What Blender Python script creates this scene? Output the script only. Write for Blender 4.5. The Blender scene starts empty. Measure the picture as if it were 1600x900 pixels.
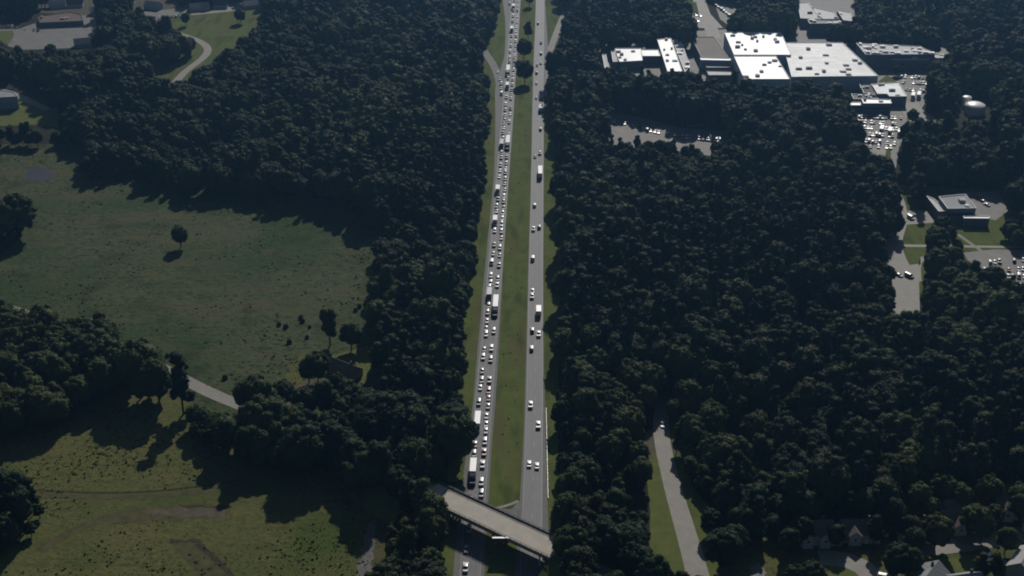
import bpy, bmesh, math, random
import numpy as np
from mathutils import Vector, Matrix

random.seed(11)
RNG = np.random.default_rng(11)
S = bpy.context.scene
COL = S.collection
PI = math.pi

# ------------------------------------------------------------------ camera
CAM_H, FPX, PITCH = 320.0, 2100.0, math.radians(27.54)
cd = bpy.data.cameras.new('camera')
cam = bpy.data.objects.new('camera', cd)
COL.objects.link(cam)
cam.location = (0, 0, CAM_H)
cam.rotation_euler = (PI/2 - PITCH, 0, 0)
cd.sensor_width = 36
cd.lens = FPX/1600*36
cd.clip_start = 1
cd.clip_end = 9000
S.camera = cam

# ------------------------------------------------------------------ light
SUN_EL, SUN_AZ = math.radians(35.5), math.radians(11)      # ahead of the camera, a little to the right
SUN_DIR = Vector((math.sin(SUN_AZ)*math.cos(SUN_EL), math.cos(SUN_AZ)*math.cos(SUN_EL), math.sin(SUN_EL)))
W = bpy.data.worlds.new('World')
S.world = W
W.use_nodes = True
nt = W.node_tree
nt.nodes.clear()
o_ = nt.nodes.new('ShaderNodeOutputWorld')
b_ = nt.nodes.new('ShaderNodeBackground')
s_ = nt.nodes.new('ShaderNodeTexSky')
s_.sky_type = 'NISHITA'
s_.sun_disc = False
s_.sun_elevation = SUN_EL
s_.sun_rotation = SUN_AZ
s_.altitude = 150
b_.inputs[1].default_value = 0.05
nt.links.new(s_.outputs[0], b_.inputs[0])
nt.links.new(b_.outputs[0], o_.inputs[0])
sd = bpy.data.lights.new('sun', 'SUN')
sd.energy = 5.0
sd.angle = math.radians(0.5)
sd.color = (1.0, 0.955, 0.88)
so = bpy.data.objects.new('sun', sd)
COL.objects.link(so)
so.rotation_euler = SUN_DIR.to_track_quat('Z', 'Y').to_euler()
S.view_settings.view_transform = 'Standard'
S.view_settings.look = 'None'
S.view_settings.gamma = 1
S.view_settings.exposure = -0.66
S.view_settings.use_curve_mapping = False
cy = S.cycles
cy.max_bounces = 4
cy.diffuse_bounces = 2
cy.glossy_bounces = 2
cy.transmission_bounces = 2
cy.volume_bounces = 0
cy.transparent_max_bounces = 6
cy.caustics_reflective = False
cy.caustics_refractive = False
cy.sample_clamp_indirect = 3
cy.use_denoising = True
cy.filter_width = 1.9

# ------------------------------------------------------------------ where a point of the survey sketch (1600 x 900) lies on the ground
def G(x, y, h=0.0):
    u, v = (x-800)/FPX, (450-y)/FPX
    t = (CAM_H-h)/(math.sin(PITCH) - v*math.cos(PITCH))
    return Vector((u*t, (math.cos(PITCH)+v*math.sin(PITCH))*t, h))
def P(X, Y, Z=0.0):
    dz = Z-CAM_H
    d = Y*math.cos(PITCH) - dz*math.sin(PITCH)
    v = Y*math.sin(PITCH) + dz*math.cos(PITCH)
    return 800+FPX*X/d, 450-FPX*v/d

def inside(pt, poly):
    x, y = pt
    c = False
    n = len(poly)
    j = n-1
    for i in range(n):
        xi, yi = poly[i]; xj, yj = poly[j]
        if (yi > y) != (yj > y) and x < (xj-xi)*(y-yi)/(yj-yi)+xi:
            c = not c
        j = i
    return c

# ------------------------------------------------------------------ materials
def mat(name, base, rough=.9, spec=.3, metal=0.0, var=None, scale=1.0, detail=4, bump=0.0, bscale=None, extra=None, coat=0, seams=None):
    if 'grass' in name or name in ('weed', 'forest_floor', 'dirt', 'dark_earth', 'brown_strip'): spec = .05
    if name.startswith('paint_'): coat = .8
    m = bpy.data.materials.new(name)
    m.use_nodes = True
    n = m.node_tree
    bs = n.nodes['Principled BSDF']
    bs.inputs['Base Color'].default_value = (*base, 1)
    bs.inputs['Roughness'].default_value = rough
    bs.inputs['Specular IOR Level'].default_value = spec
    bs.inputs['Metallic'].default_value = metal
    bs.inputs['Coat Weight'].default_value = coat
    bs.inputs['Coat Roughness'].default_value = .33
    geo = n.nodes.new('ShaderNodeNewGeometry')
    if var is not None:
        tex = n.nodes.new('ShaderNodeTexNoise')
        tex.inputs['Scale'].default_value = scale
        tex.inputs['Detail'].default_value = detail
        tex.inputs['Roughness'].default_value = .62
        n.links.new(geo.outputs['Position'], tex.inputs['Vector'])
        r = n.nodes.new('ShaderNodeValToRGB')
        r.color_ramp.elements[0].position = .34
        r.color_ramp.elements[1].position = .68
        r.color_ramp.elements[0].color = (*base, 1)
        r.color_ramp.elements[1].color = (*var, 1)
        n.links.new(tex.outputs['Fac'], r.inputs['Fac'])
        out = r.outputs['Color']
        if extra:                       # (colour, scale, lo, hi, factor) patches on top
            for ex in extra:
                c2, sc2, lo, hi, fac = ex[:5]
                t2 = n.nodes.new('ShaderNodeTexNoise')
                t2.inputs['Scale'].default_value = sc2
                t2.inputs['Detail'].default_value = 5
                if len(ex) > 5:
                    vm = n.nodes.new('ShaderNodeVectorMath'); vm.operation = 'MULTIPLY'
                    vm.inputs[1].default_value = ex[5]
                    n.links.new(geo.outputs['Position'], vm.inputs[0]); n.links.new(vm.outputs[0], t2.inputs['Vector'])
                else:
                    n.links.new(geo.outputs['Position'], t2.inputs['Vector'])
                mr = n.nodes.new('ShaderNodeMapRange')
                mr.inputs[1].default_value = lo
                mr.inputs[2].default_value = hi
                mr.inputs[4].default_value = fac
                n.links.new(t2.outputs['Fac'], mr.inputs[0])
                mx = n.nodes.new('ShaderNodeMix')
                mx.data_type = 'RGBA'
                n.links.new(mr.outputs[0], mx.inputs[0])
                n.links.new(out, mx.inputs[6])
                mx.inputs[7].default_value = (*c2, 1)
                out = mx.outputs[2]
        if seams:
            bk = n.nodes.new('ShaderNodeTexBrick')
            bk.inputs['Scale'].default_value = 1
            bk.inputs['Brick Width'].default_value = seams[0]; bk.inputs['Row Height'].default_value = seams[1]
            bk.inputs['Mortar Size'].default_value = seams[2]
            bk.inputs['Color1'].default_value = (1, 1, 1, 1); bk.inputs['Color2'].default_value = (.93, .93, .93, 1); bk.inputs['Mortar'].default_value = (seams[3],)*3+(1,)
            n.links.new(geo.outputs['Position'], bk.inputs['Vector'])
            ml = n.nodes.new('ShaderNodeMix'); ml.data_type = 'RGBA'; ml.blend_type = 'MULTIPLY'; ml.inputs[0].default_value = 1
            n.links.new(out, ml.inputs[6]); n.links.new(bk.outputs['Color'], ml.inputs[7])
            out = ml.outputs[2]
        n.links.new(out, bs.inputs['Base Color'])
    if bump:
        t3 = n.nodes.new('ShaderNodeTexNoise')
        t3.inputs['Scale'].default_value = bscale or scale
        t3.inputs['Detail'].default_value = 5
        n.links.new(geo.outputs['Position'], t3.inputs['Vector'])
        bp = n.nodes.new('ShaderNodeBump')
        bp.inputs['Strength'].default_value = 1
        bp.inputs['Distance'].default_value = bump
        n.links.new(t3.outputs['Fac'], bp.inputs['Height'])
        n.links.new(bp.outputs['Normal'], bs.inputs['Normal'])
    return m

def leaf_mat(name, c1, c2, tint=(.050, .068, .020)):
    m = bpy.data.materials.new(name)
    m.use_nodes = True
    n = m.node_tree
    bs = n.nodes['Principled BSDF']
    bs.inputs['Roughness'].default_value = .62
    bs.inputs['Specular IOR Level'].default_value = .06
    oi = n.nodes.new('ShaderNodeObjectInfo')
    geo = n.nodes.new('ShaderNodeNewGeometry')
    no = n.nodes.new('ShaderNodeTexNoise')
    no.inputs['Scale'].default_value = .22
    no.inputs['Detail'].default_value = 3
    n.links.new(geo.outputs['Position'], no.inputs['Vector'])
    mx = n.nodes.new('ShaderNodeMix'); mx.data_type = 'RGBA'
    mx.inputs[6].default_value = (*c1, 1); mx.inputs[7].default_value = (*c2, 1)
    n.links.new(oi.outputs['Random'], mx.inputs[0])
    big = n.nodes.new('ShaderNodeTexNoise')
    big.inputs['Scale'].default_value = .012
    big.inputs['Detail'].default_value = 3
    n.links.new(geo.outputs['Position'], big.inputs['Vector'])
    mr = n.nodes.new('ShaderNodeMapRange')
    mr.inputs[1].default_value = .47; mr.inputs[2].default_value = .60; mr.inputs[4].default_value = .95
    n.links.new(big.outputs['Fac'], mr.inputs[0])
    m2 = n.nodes.new('ShaderNodeMix'); m2.data_type = 'RGBA'
    n.links.new(mr.outputs[0], m2.inputs[0])
    n.links.new(mx.outputs[2], m2.inputs[6])
    m2.inputs[7].default_value = (*tint, 1)
    m3 = n.nodes.new('ShaderNodeMix'); m3.data_type = 'RGBA'; m3.blend_type = 'MULTIPLY'
    m3.inputs[0].default_value = 1
    r2 = n.nodes.new('ShaderNodeMapRange')
    r2.inputs[1].default_value = .3; r2.inputs[2].default_value = .7
    r2.inputs[3].default_value = .75; r2.inputs[4].default_value = 1.2
    n.links.new(no.outputs['Fac'], r2.inputs[0])
    n.links.new(m2.outputs[2], m3.inputs[6])
    n.links.new(r2.outputs[0], m3.inputs[7])
    n.links.new(m3.outputs[2], bs.inputs['Base Color'])
    return m

M = {}
M['forest_floor'] = mat('forest_floor', (.022, .024, .014), var=(.04, .038, .022), scale=.08)
GX = [((.020, .032, .010), .30, .53, .64, .7), ((.090, .088, .046), .028, .50, .64, .6, (.5, 1.6, 1)), ((.030, .060, .018), .012, .46, .6, .65), ((.10, .085, .038), .10, .58, .66, .5, (.35, 1.3, 1)),
      ((.024, .036, .013), .05, .56, .66, .55)]
M['field'] = mat('field_grass', (.054, .068, .032), var=(.088, .098, .048), scale=.22, detail=6, bump=.6, bscale=.5, extra=GX)
M['pasture'] = mat('pasture_grass', (.078, .086, .028), var=(.128, .126, .044), scale=.35, detail=6, bump=.35, bscale=.7,
                   extra=[((.028, .036, .010), .6, .56, .66, .7), ((.05, .075, .018), .02, .48, .64, .75), ((.13, .11, .045), .06, .56, .68, .5, (.4, 1.4, 1)), ((.04, .05, .015), .16, .58, .68, .5, (.3, 1.2, 1))])
M['verge'] = mat('verge_grass', (.082, .108, .026), var=(.116, .132, .038), scale=.12, detail=5, bump=.12, bscale=.8,
                 extra=[((.105, .09, .04), .035, .52, .66, .6, (2.5, .4, 1)), ((.04, .06, .016), .09, .52, .66, .65, (1.6, .4, 1)), ((.12, .10, .05), .4, .6, .68, .5)])
M['lawn'] = mat('lawn_grass', (.09, .115, .03), var=(.13, .14, .045), scale=.2, bump=.1)
M['dirt'] = mat('dirt', (.085, .072, .052), var=(.13, .112, .082), scale=.3, bump=.1)
M['dark_earth'] = mat('dark_earth', (.035, .03, .02), var=(.07, .06, .035), scale=.5)
M['brown_strip'] = mat('brown_strip', (.062, .060, .028), var=(.105, .095, .045), scale=.25, bump=.15)
M['asphalt'] = mat('highway_asphalt', (.115, .110, .112), rough=.64, spec=.34, var=(.14, .135, .136), scale=.18,
                   extra=[((.09, .086, .09), .04, .5, .64, .6, (6, .5, 1)), ((.085, .08, .083), .5, .62, .68, .6, (1, .5, 1))])
M['asphalt_l'] = mat('highway_asphalt_left', (.105, .098, .104), rough=.66, spec=.34, var=(.128, .12, .127), scale=.18, extra=[((.08, .076, .08), .04, .5, .64, .6, (6, .5, 1)), ((.08, .076, .08), .5, .62, .68, .6, (1, .5, 1))])
M['track'] = mat('worn_asphalt', (.098, .094, .096), rough=.62, spec=.34, var=(.115, .11, .112), scale=.15, extra=[((.125, .12, .12), .06, .55, .66, .6, (6, .5, 1))])
M['shoulder'] = mat('shoulder_asphalt', (.11, .108, .108), rough=.75, var=(.14, .136, .13), scale=.3)
M['sideroad'] = mat('side_road', (.19, .175, .15), rough=.7, spec=.35, var=(.24, .22, .19), scale=.2)
M['paved'] = mat('parking_asphalt', (.13, .122, .112), rough=.7, var=(.18, .168, .15), scale=.12)
M['paint_line'] = mat('road_paint', (.34, .34, .33), rough=.6, var=(.24, .24, .235), scale=2)
M['concrete'] = mat('deck_concrete', (.36, .325, .27), rough=.75, var=(.45, .405, .34), scale=.25, detail=6)
M['concrete_d'] = mat('old_concrete', (.23, .21, .18), rough=.85, var=(.31, .285, .24), scale=.6)
M['steel_brown'] = mat('weathered_steel', (.065, .04, .028), rough=.7, var=(.10, .062, .04), scale=1.5)
M['rail_dark'] = mat('dark_rail', (.04, .042, .045), rough=.6, var=(.06, .06, .062), scale=2)
M['galv'] = mat('galvanised', (.5, .5, .5), rough=.4, metal=.8, var=(.4, .4, .41), scale=4)
M['white_paint'] = mat('white_paint', (.75, .75, .73), rough=.45, var=(.66, .66, .65), scale=1)
M['pond'] = mat('pond_water', (.035, .03, .028), rough=.25, spec=.5, var=(.05, .042, .035), scale=.4)
M['bark'] = mat('bark', (.06, .048, .036), var=(.09, .075, .06), scale=3)
M['roof_white'] = mat('membrane_white', (.80, .81, .80), rough=.42, spec=.6, var=(.70, .71, .71), scale=.06, detail=6, extra=[((.5, .5, .49), .07, .58, .66, .6), ((.42, .42, .40), .3, .64, .70, .5)], seams=(30, 3.2, .10, .72))
M['roof_pale'] = mat('membrane_pale', (.60, .61, .61), rough=.55, spec=.4, var=(.78, .78, .77), scale=.10, detail=6,
                     extra=[((.40, .41, .42), .25, .58, .66, .6), ((.48, .49, .5), .05, .5, .62, .6), ((.85, .85, .84), .12, .55, .62, .7, (.6, 1.5, 1))], seams=(40, 6.5, .14, .78))
M['roof_grey'] = mat('roof_grey', (.24, .25, .25), rough=.7, var=(.30, .31, .31), scale=.12, detail=6, seams=(50, 1.6, .12, .6))
M['roof_lgrey'] = mat('roof_light_grey', (.36, .35, .35), rough=.6, var=(.42, .41, .40), scale=.12)
M['roof_brown'] = mat('roof_brown', (.15, .115, .10), rough=.75, var=(.19, .15, .13), scale=.08, detail=6)
M['roof_dark'] = mat('roof_dark', (.10, .095, .09), rough=.8, var=(.14, .13, .12), scale=.3)
M['shingle'] = mat('shingle', (.085, .075, .07), rough=.9, var=(.12, .105, .095), scale=.9)
M['shingle_red'] = mat('shingle_brown', (.12, .085, .075), rough=.9, var=(.15, .11, .10), scale=.9)
M['wall_blue'] = mat('wall_grey_blue', (.25, .30, .38), rough=.7, var=(.29, .34, .42), scale=.15)
M['wall_pale'] = mat('wall_pale', (.42, .52, .58), rough=.7, var=(.48, .57, .62), scale=.15)
M['wall_dark'] = mat('wall_dark', (.12, .14, .18), rough=.7, var=(.15, .17, .21), scale=.2)
M['siding'] = mat('siding', (.38, .38, .40), rough=.7, var=(.44, .44, .46), scale=.6)
M['siding_tan'] = mat('siding_tan', (.30, .26, .22), rough=.7, var=(.36, .32, .27), scale=.6)
M['trim'] = mat('trim_white', (.72, .73, .74), rough=.5, var=(.64, .65, .66), scale=1)
M['glass'] = mat('dark_glass', (.02, .024, .03), rough=.12, spec=.6, var=(.03, .034, .04), scale=.5)
M['tank_white'] = mat('tank_white', (.78, .78, .77), rough=.4, spec=.5, var=(.7, .7, .7), scale=.3)
M['rubber'] = mat('rubber', (.015, .015, .015), rough=.8, var=(.022, .022, .022), scale=5)
M['tail_red'] = mat('tail_light_red', (.25, .02, .015), rough=.3, var=(.2, .015, .012), scale=5)
M['lamp_clear'] = mat('head_light_clear', (.6, .6, .58), rough=.2, var=(.5, .5, .5), scale=5)
M['sign_brown'] = mat('sign_panel', (.10, .065, .045), rough=.6, var=(.12, .08, .055), scale=1)
M['weed'] = mat('weed', (.045, .058, .022), rough=.8, var=(.075, .08, .034), scale=.2)
def paint(name, c, rough=.34):
    m = mat(name, c, rough=rough, spec=.5, var=tuple(v*.92 for v in c), scale=.7)
    return m
PAINTS = {'white': paint('paint_white', (.72, .72, .71)), 'silver': paint('paint_silver', (.42, .43, .44)),
          'grey': paint('paint_grey', (.14, .145, .15)), 'black': paint('paint_black', (.018, .018, .02)),
          'dark blue': paint('paint_blue', (.03, .05, .11)), 'dark red': paint('paint_red', (.17, .018, .02)),
          'tan': paint('paint_tan', (.30, .26, .20))}
M['trailer_white'] = mat('trailer_white', (.80, .80, .79), rough=.32, spec=1.0, var=(.75, .75, .74), scale=.8)

# ------------------------------------------------------------------ helpers
def link(name, me, parent=None):
    o = bpy.data.objects.new(name, me)
    COL.objects.link(o)
    if parent is not None:
        o.parent = parent
    return o
def tag(o, label=None, cat=None, group=None, kind=None):
    if label: o['label'] = label
    if cat: o['category'] = cat
    if group: o['group'] = group
    if kind: o['kind'] = kind
    return o
def empty(name, loc=(0, 0, 0), rz=0.0):
    o = bpy.data.objects.new(name, None)
    COL.objects.link(o)
    o.location = loc
    o.rotation_euler = (0, 0, rz)
    o.empty_display_size = .5
    return o

class MB:
    def __init__(s):
        s.v = []; s.f = []; s.mi = []
    def add(s, vs, fs, m=0):
        k = len(s.v)
        s.v += [tuple(v) for v in vs]
        for f in fs:
            s.f.append(tuple(i+k for i in f)); s.mi.append(m)
    def box(s, a, b, m=0):
        x0, y0, z0 = a; x1, y1, z1 = b
        s.add([(x0, y0, z0), (x1, y0, z0), (x1, y1, z0), (x0, y1, z0), (x0, y0, z1), (x1, y0, z1), (x1, y1, z1), (x0, y1, z1)],
              [(0, 3, 2, 1), (4, 5, 6, 7), (0, 1, 5, 4), (1, 2, 6, 5), (2, 3, 7, 6), (3, 0, 4, 7)], m)
    def prism(s, pts, z0, z1, m=0, top=True, bottom=True):
        n = len(pts)
        area = sum(pts[i][0]*pts[(i+1) % n][1]-pts[(i+1) % n][0]*pts[i][1] for i in range(n))
        if area < 0: pts = list(reversed(pts))
        vs = [(p[0], p[1], z0) for p in pts]+[(p[0], p[1], z1) for p in pts]
        fs = [(i, (i+1) % n, n+(i+1) % n, n+i) for i in range(n)]
        if top: fs.append(tuple(range(n, 2*n)))
        if bottom: fs.append(tuple(reversed(range(n))))
        s.add(vs, fs, m)
    def bar(s, a, b, w, h, m=0):        # a beam between two points
        a = Vector(a); b = Vector(b)
        d = (b-a).normalized()
        side = d.cross(Vector((0, 0, 1)))
        if side.length < 1e-4: side = Vector((1, 0, 0))
        side.normalize()
        up = side.cross(d)
        vs = []
        for p in (a, b):
            for sx, sz in ((-1, -1), (1, -1), (1, 1), (-1, 1)):
                vs.append(p+side*sx*w/2+up*sz*h/2)
        s.add(vs, [(0, 1, 2, 3), (7, 6, 5, 4), (0, 4, 5, 1), (1, 5, 6, 2), (2, 6, 7, 3), (3, 7, 4, 0)], m)
    def cyl(s, c, r, z0, z1, n=12, r2=None, m=0):
        r2 = r if r2 is None else r2
        vs = [(c[0]+r*math.cos(2*PI*i/n), c[1]+r*math.sin(2*PI*i/n), z0) for i in range(n)]
        vs += [(c[0]+r2*math.cos(2*PI*i/n), c[1]+r2*math.sin(2*PI*i/n), z1) for i in range(n)]
        s.add(vs, [(i, (i+1) % n, n+(i+1) % n, n+i) for i in range(n)]+[tuple(range(n, 2*n)), tuple(reversed(range(n)))], m)
    def mesh(s, name, mats):
        me = bpy.data.meshes.new(name)
        me.from_pydata(s.v, [], s.f)
        for m in (mats if isinstance(mats, (list, tuple)) else [mats]): me.materials.append(m)
        me.polygons.foreach_set('material_index', s.mi)
        me.update()
        return me
    def build(s, name, mats, parent=None):
        return link(name, s.mesh(name, mats), parent)

ZC = [0]
def zn(z):
    ZC[0] += 1
    return z+ZC[0]*.0012
def sheet(name, pxs, z, m, label=None, world=False, ragged=0.0):
    z = zn(z) if z else z
    """flat ground sheet from an outline"""
    pts = [(p[0], p[1]) if world else tuple(G(*p))[:2] for p in pxs]
    if ragged:
        q = []
        rr = random.Random(len(pxs)*7+int(pxs[0][0]))
        for a, b in zip(pts, pts[1:]+pts[:1]):
            L_ = math.hypot(b[0]-a[0], b[1]-a[1]); n = max(1, int(L_/1.1))
            for i in range(n):
                t = i/n; f = ragged*(0.35 if i == 0 else 1)
                q.append((a[0]+(b[0]-a[0])*t+rr.uniform(-f, f)+ragged*math.sin(i*.9+a[0]), a[1]+(b[1]-a[1])*t+rr.uniform(-f, f)+ragged*math.cos(i*.7+a[1])))
        pts = q
    bm = bmesh.new()
    vs = [bm.verts.new((p[0], p[1], z)) for p in pts]
    f = bm.faces.new(vs)
    bm.normal_update()
    if f.normal.z < 0: f.normal_flip()
    bmesh.ops.triangulate(bm, faces=bm.faces[:])
    me = bpy.data.meshes.new(name)
    bm.to_mesh(me); bm.free()
    me.materials.append(m)
    o = link(name, me)
    o['kind'] = 'structure'
    return o

def resample(pts, step):
    out = [Vector(pts[0])]
    for a, b in zip(pts, pts[1:]):
        a = Vector(a); b = Vector(b)
        n = max(1, int((b-a).length/step))
        for i in range(1, n+1): out.append(a+(b-a)*i/n)
    return out
def smooth(pts, k=2):
    for _ in range(k):
        pts = [pts[0]]+[(pts[i-1]+pts[i]*2+pts[i+1])/4 for i in range(1, len(pts)-1)]+[pts[-1]]
    return pts
def ribbon(name, centre, width, z, m, zf=None, curb=False, cap=None):
    """a road of even width along world points"""
    z = zn(z)
    c = smooth(resample(centre, 6), 6)
    vs, fs = [], []
    for i, p in enumerate(c):
        d = (c[min(i+1, len(c)-1)]-c[max(i-1, 0)]); d.z = 0; d.normalize()
        sd_ = Vector((-d.y, d.x, 0))
        zz = z if zf is None else zf(p)
        w = width(i/(len(c)-1)) if callable(width) else width
        for s_ in (-.5, .5):
            q = p+sd_*w*s_
            vs.append((q.x, q.y, zz))
        if i: fs.append((2*i-2, 2*i, 2*i+1, 2*i-1))
    me = bpy.data.meshes.new(name)
    me.from_pydata(vs, [], fs)
    me.materials.append(m)
    me.update()
    if me.polygons[0].normal.z < 0: me.flip_normals()
    o = link(name, me)
    o['kind'] = 'structure'
    return o, c
def strip_px(name, edges, z, m):
    """a road between two edges given as (y, x_left, x_right)"""
    vs, fs = [], []
    ed = []
    for (a, b) in zip(edges, edges[1:]):
        for k in range(8):
            t = k/8
            ed.append(tuple(a[j]+(b[j]-a[j])*t for j in range(3)))
    ed.append(edges[-1])
    L = smooth([G(e[1], e[0]) for e in ed], 4); R = smooth([G(e[2], e[0]) for e in ed], 4)
    for i, (l, r) in enumerate(zip(L, R)):
        vs += [(l.x, l.y, z), (r.x, r.y, z)]
        if i: fs.append((2*i-2, 2*i-1, 2*i+1, 2*i))
    me = bpy.data.meshes.new(name)
    me.from_pydata(vs, [], fs)
    me.materials.append(m)
    me.update()
    if me.polygons[0].normal.z < 0: me.flip_normals()
    o = link(name, me)
    o['kind'] = 'structure'
    return o

# ------------------------------------------------------------------ the ground and what is painted on it
g = sheet('ground', [(-3500, -600), (3500, -600), (3500, 5200), (-3500, 5200)], 0, M['forest_floor'], world=True)

FIELD = [(-160, 225), (148, 225), (160, 250), (268, 280), (358, 290), (448, 305), (545, 315), (620, 370), (600, 470), (610, 520),
         (610, 660), (470, 670), (400, 680), (345, 690), (300, 650), (245, 612), (170, 552), (100, 532), (0, 522), (-160, 500)]
sheet('field', FIELD, .02, M['field'])
PAST = [(-220, 680), (0, 660), (100, 645), (175, 600), (275, 620), (345, 645), (380, 690), (440, 730), (530, 725), (560, 750),
        (640, 755), (625, 830), (612, 930), (610, 1080), (-300, 1080)]
sheet('pasture', PAST, .02, M['pasture'])
VERGE = [(740, -70), (772, 0), (766, 60), (755, 85), (755, 160), (752, 225), (745, 300), (738, 380), (724, 450), (722, 560), (714, 640),
         (700, 720), (690, 780), (688, 860), (684, 1000), (890, 1000), (880, 860), (872, 760), (872, 640), (874, 520), (882, 440),
         (874, 380), (870, 300), (868, 225), (864, 160), (872, 100), (884, 60), (894, 20), (880, 0), (872, -70)]
sheet('highway_verge', VERGE, .02, M['verge'])

LEFT = [(-90, 788, 816), (0, 785, 813), (30, 789.5, 812), (60, 790, 810), (90, 788, 808), (110, 781, 806), (140, 773, 804.5), (180, 774, 802.5), (225, 773.5, 799.5),
        (270, 772, 796), (315, 768, 792), (360, 763.5, 789), (405, 759.5, 786.5), (450, 754.5, 784.5), (495, 751.5, 782), (540, 746.5, 779.5),
        (585, 743, 777), (630, 739, 774), (675, 733.5, 770), (720, 727, 767), (760, 722, 764.5), (800, 718, 762), (860, 711, 758.5), (900, 708, 757), (1000, 699, 751)]
RIGHT = [(-90, 838, 852), (0, 837, 851), (50, 836, 855), (90, 833.5, 857), (130, 832, 852), (180, 831, 850), (225, 830.5, 850), (270, 829.5, 850),
         (315, 828.5, 849.5), (360, 827, 849.5), (405, 825.7, 849), (450, 824.5, 849), (495, 823.5, 849), (540, 822.5, 849.5), (585, 821, 850), (630, 819.8, 851), (675, 818.2, 852),
         (720, 816, 853.5), (760, 813.5, 854.5), (800, 811, 856), (860, 807, 858), (900, 804, 860), (1000, 797, 864)]
strip_px('highway_shoulder_left', LEFT, .05, M['shoulder'])
strip_px('highway_shoulder_right', RIGHT, .05, M['shoulder'])
# lane centres (y, outer lane, inner lane)
def lanes(yl):
    L1 = [(0, 803.4), (42, 799.6), (89, 796.5), (105, 794.6), (150, 792.2), (178, 789), (198, 786.6), (237, 783.8), (264, 781.5), (292, 778.4), (328, 776), (358, 773.2), (394, 771), (440, 766.8), (475, 763.2), (520, 759.5), (555, 756.5), (603, 751.5), (654, 746), (707, 742), (779, 735.8), (824, 732), (884, 728.5), (1000, 718)]
    L2 = [(0, 809.8), (24, 808), (63, 805.6), (96, 803), (130, 801.2), (167, 797.8), (189, 796), (217, 793.2), (253, 791), (294, 788.6), (331, 786), (369, 784), (412, 780.5), (443, 777.4), (470, 773.8), (515, 770), (559, 768), (608, 764.5), (660, 760), (704, 756), (751, 753), (788, 750), (900, 742), (1000, 735)]
    R1 = [(0, 841.2), (100, 838.8), (151, 836.8), (242, 836.5), (318, 835), (355, 833.6), (400, 833), (460, 831), (542, 831), (631, 830), (722, 826.7), (800, 824), (1000, 818)]
    R2 = [(0, 847), (97, 845), (165, 844.4), (262, 844), (352, 842.6), (480, 842), (519, 841.6), (661, 841), (725, 839.8), (800, 839), (1000, 837)]
    return {'L1': L1, 'L2': L2, 'R1': R1, 'R2': R2}[yl]
def lane_x(k, y):
    t = lanes(k)
    for a, b in zip(t, t[1:]):
        if a[0] <= y <= b[0]:
            return a[1]+(b[1]-a[1])*(y-a[0])/(b[0]-a[0])
    return t[-1][1]
def lane_edge(ka, kb, off, z=0):
    # smooth world poly-line of a lane centre
    pass
def lane_world(k):
    pts = [G(lane_x(k, y), y) for y in range(-60, 1001, 20) if y >= 0]
    return smooth(pts, 30)
LW = {k: lane_world(k) for k in ('L1', 'L2', 'R1', 'R2')}
def lane_at(k, Y):
    p = LW[k]
    for a, b in zip(p, p[1:]):
        if min(a.y, b.y) <= Y <= max(a.y, b.y):
            t = (Y-a.y)/(b.y-a.y)
            q = a+(b-a)*t
            d = (a-b).normalized() if a.y > b.y else (b-a).normalized()
            return q, d
    a, b = (p[0], p[1]) if Y > p[0].y else (p[-2], p[-1])
    d = (a-b).normalized()
    q = a+d*((Y-a.y)/d.y)
    return q, d
def side_of(d): return Vector((d.y, -d.x, 0))
def poly_strip(name, pl, pr, z, m):
    vs, fs = [], []
    for i, (l, r) in enumerate(zip(pl, pr)):
        vs += [(l.x, l.y, z), (r.x, r.y, z)]
        if i: fs.append((2*i-2, 2*i-1, 2*i+1, 2*i))
    me = bpy.data.meshes.new(name); me.from_pydata(vs, [], fs); me.materials.append(m); me.update()
    if me.polygons[0].normal.z < 0: me.flip_normals()
    o = link(name, me); o['kind'] = 'structure'
    return o
YS = list(range(260, 1560, 12))
def carriage(a, b, name, m):
    pl, pr = [], []
    for Y in YS:
        qa, da = lane_at(a, Y); qb, db = lane_at(b, Y)
        pl.append(qa-side_of(da)*2.0); pr.append(qb+side_of(db)*2.0)
    return poly_strip(name, pl, pr, .08, m)
carriage('L1', 'L2', 'highway_road_left', M['asphalt_l'])
carriage('R1', 'R2', 'highway_road_right', M['asphalt'])
for k in ('L1', 'L2', 'R1', 'R2'):
    for off in (-.85, .85):
        pl, pr = [], []
        for Y in YS:
            q, d = lane_at(k, Y); sv = side_of(d)
            w_ = .36+.08*math.sin(Y*.05+off)
            pl.append(q+sv*(off-w_)); pr.append(q+sv*(off+w_))
        poly_strip('tyre_track', pl, pr, .093, M['track'])
mb = MB()
def line_at(k, off, w, dash=None):
    Y = 262.0
    while Y < 1500:
        step = 9.0
        a, da = lane_at(k, Y); b, db = lane_at(k, Y+(3.2 if dash else step))
        a = a+side_of(da)*off; b = b+side_of(db)*off
        sa = side_of(da)*w/2
        mb.add([(a-sa).to_tuple()[:2]+(.105,), (a+sa).to_tuple()[:2]+(.105,), (b+sa).to_tuple()[:2]+(.105,), (b-sa).to_tuple()[:2]+(.105,)], [(0, 1, 2, 3)])
        Y += 12.2 if dash else step
line_at('L1', -1.85, .16); line_at('L2', 1.85, .16); line_at('R1', -1.85, .16); line_at('R2', 1.85, .2)
line_at('L1', 1.85, .15, True); line_at('R1', 1.85, .15, True)
mk = mb.build('lane_markings', M['paint_line']); mk['kind'] = 'structure'

# ramps
ribbon('ramp_road', [G(745, 60), G(757, 82), G(769, 96), G(778, 118), G(783, 150), G(784, 178)], lambda t: 6.5-2*t, .035, M['shoulder'])
ribbon('exit_road', [G(898, -10), G(884, 18), G(870, 50), G(859, 80), G(853, 110), G(850, 150)], lambda t: 6.5-2.5*t, .035, M['paved'])

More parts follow.
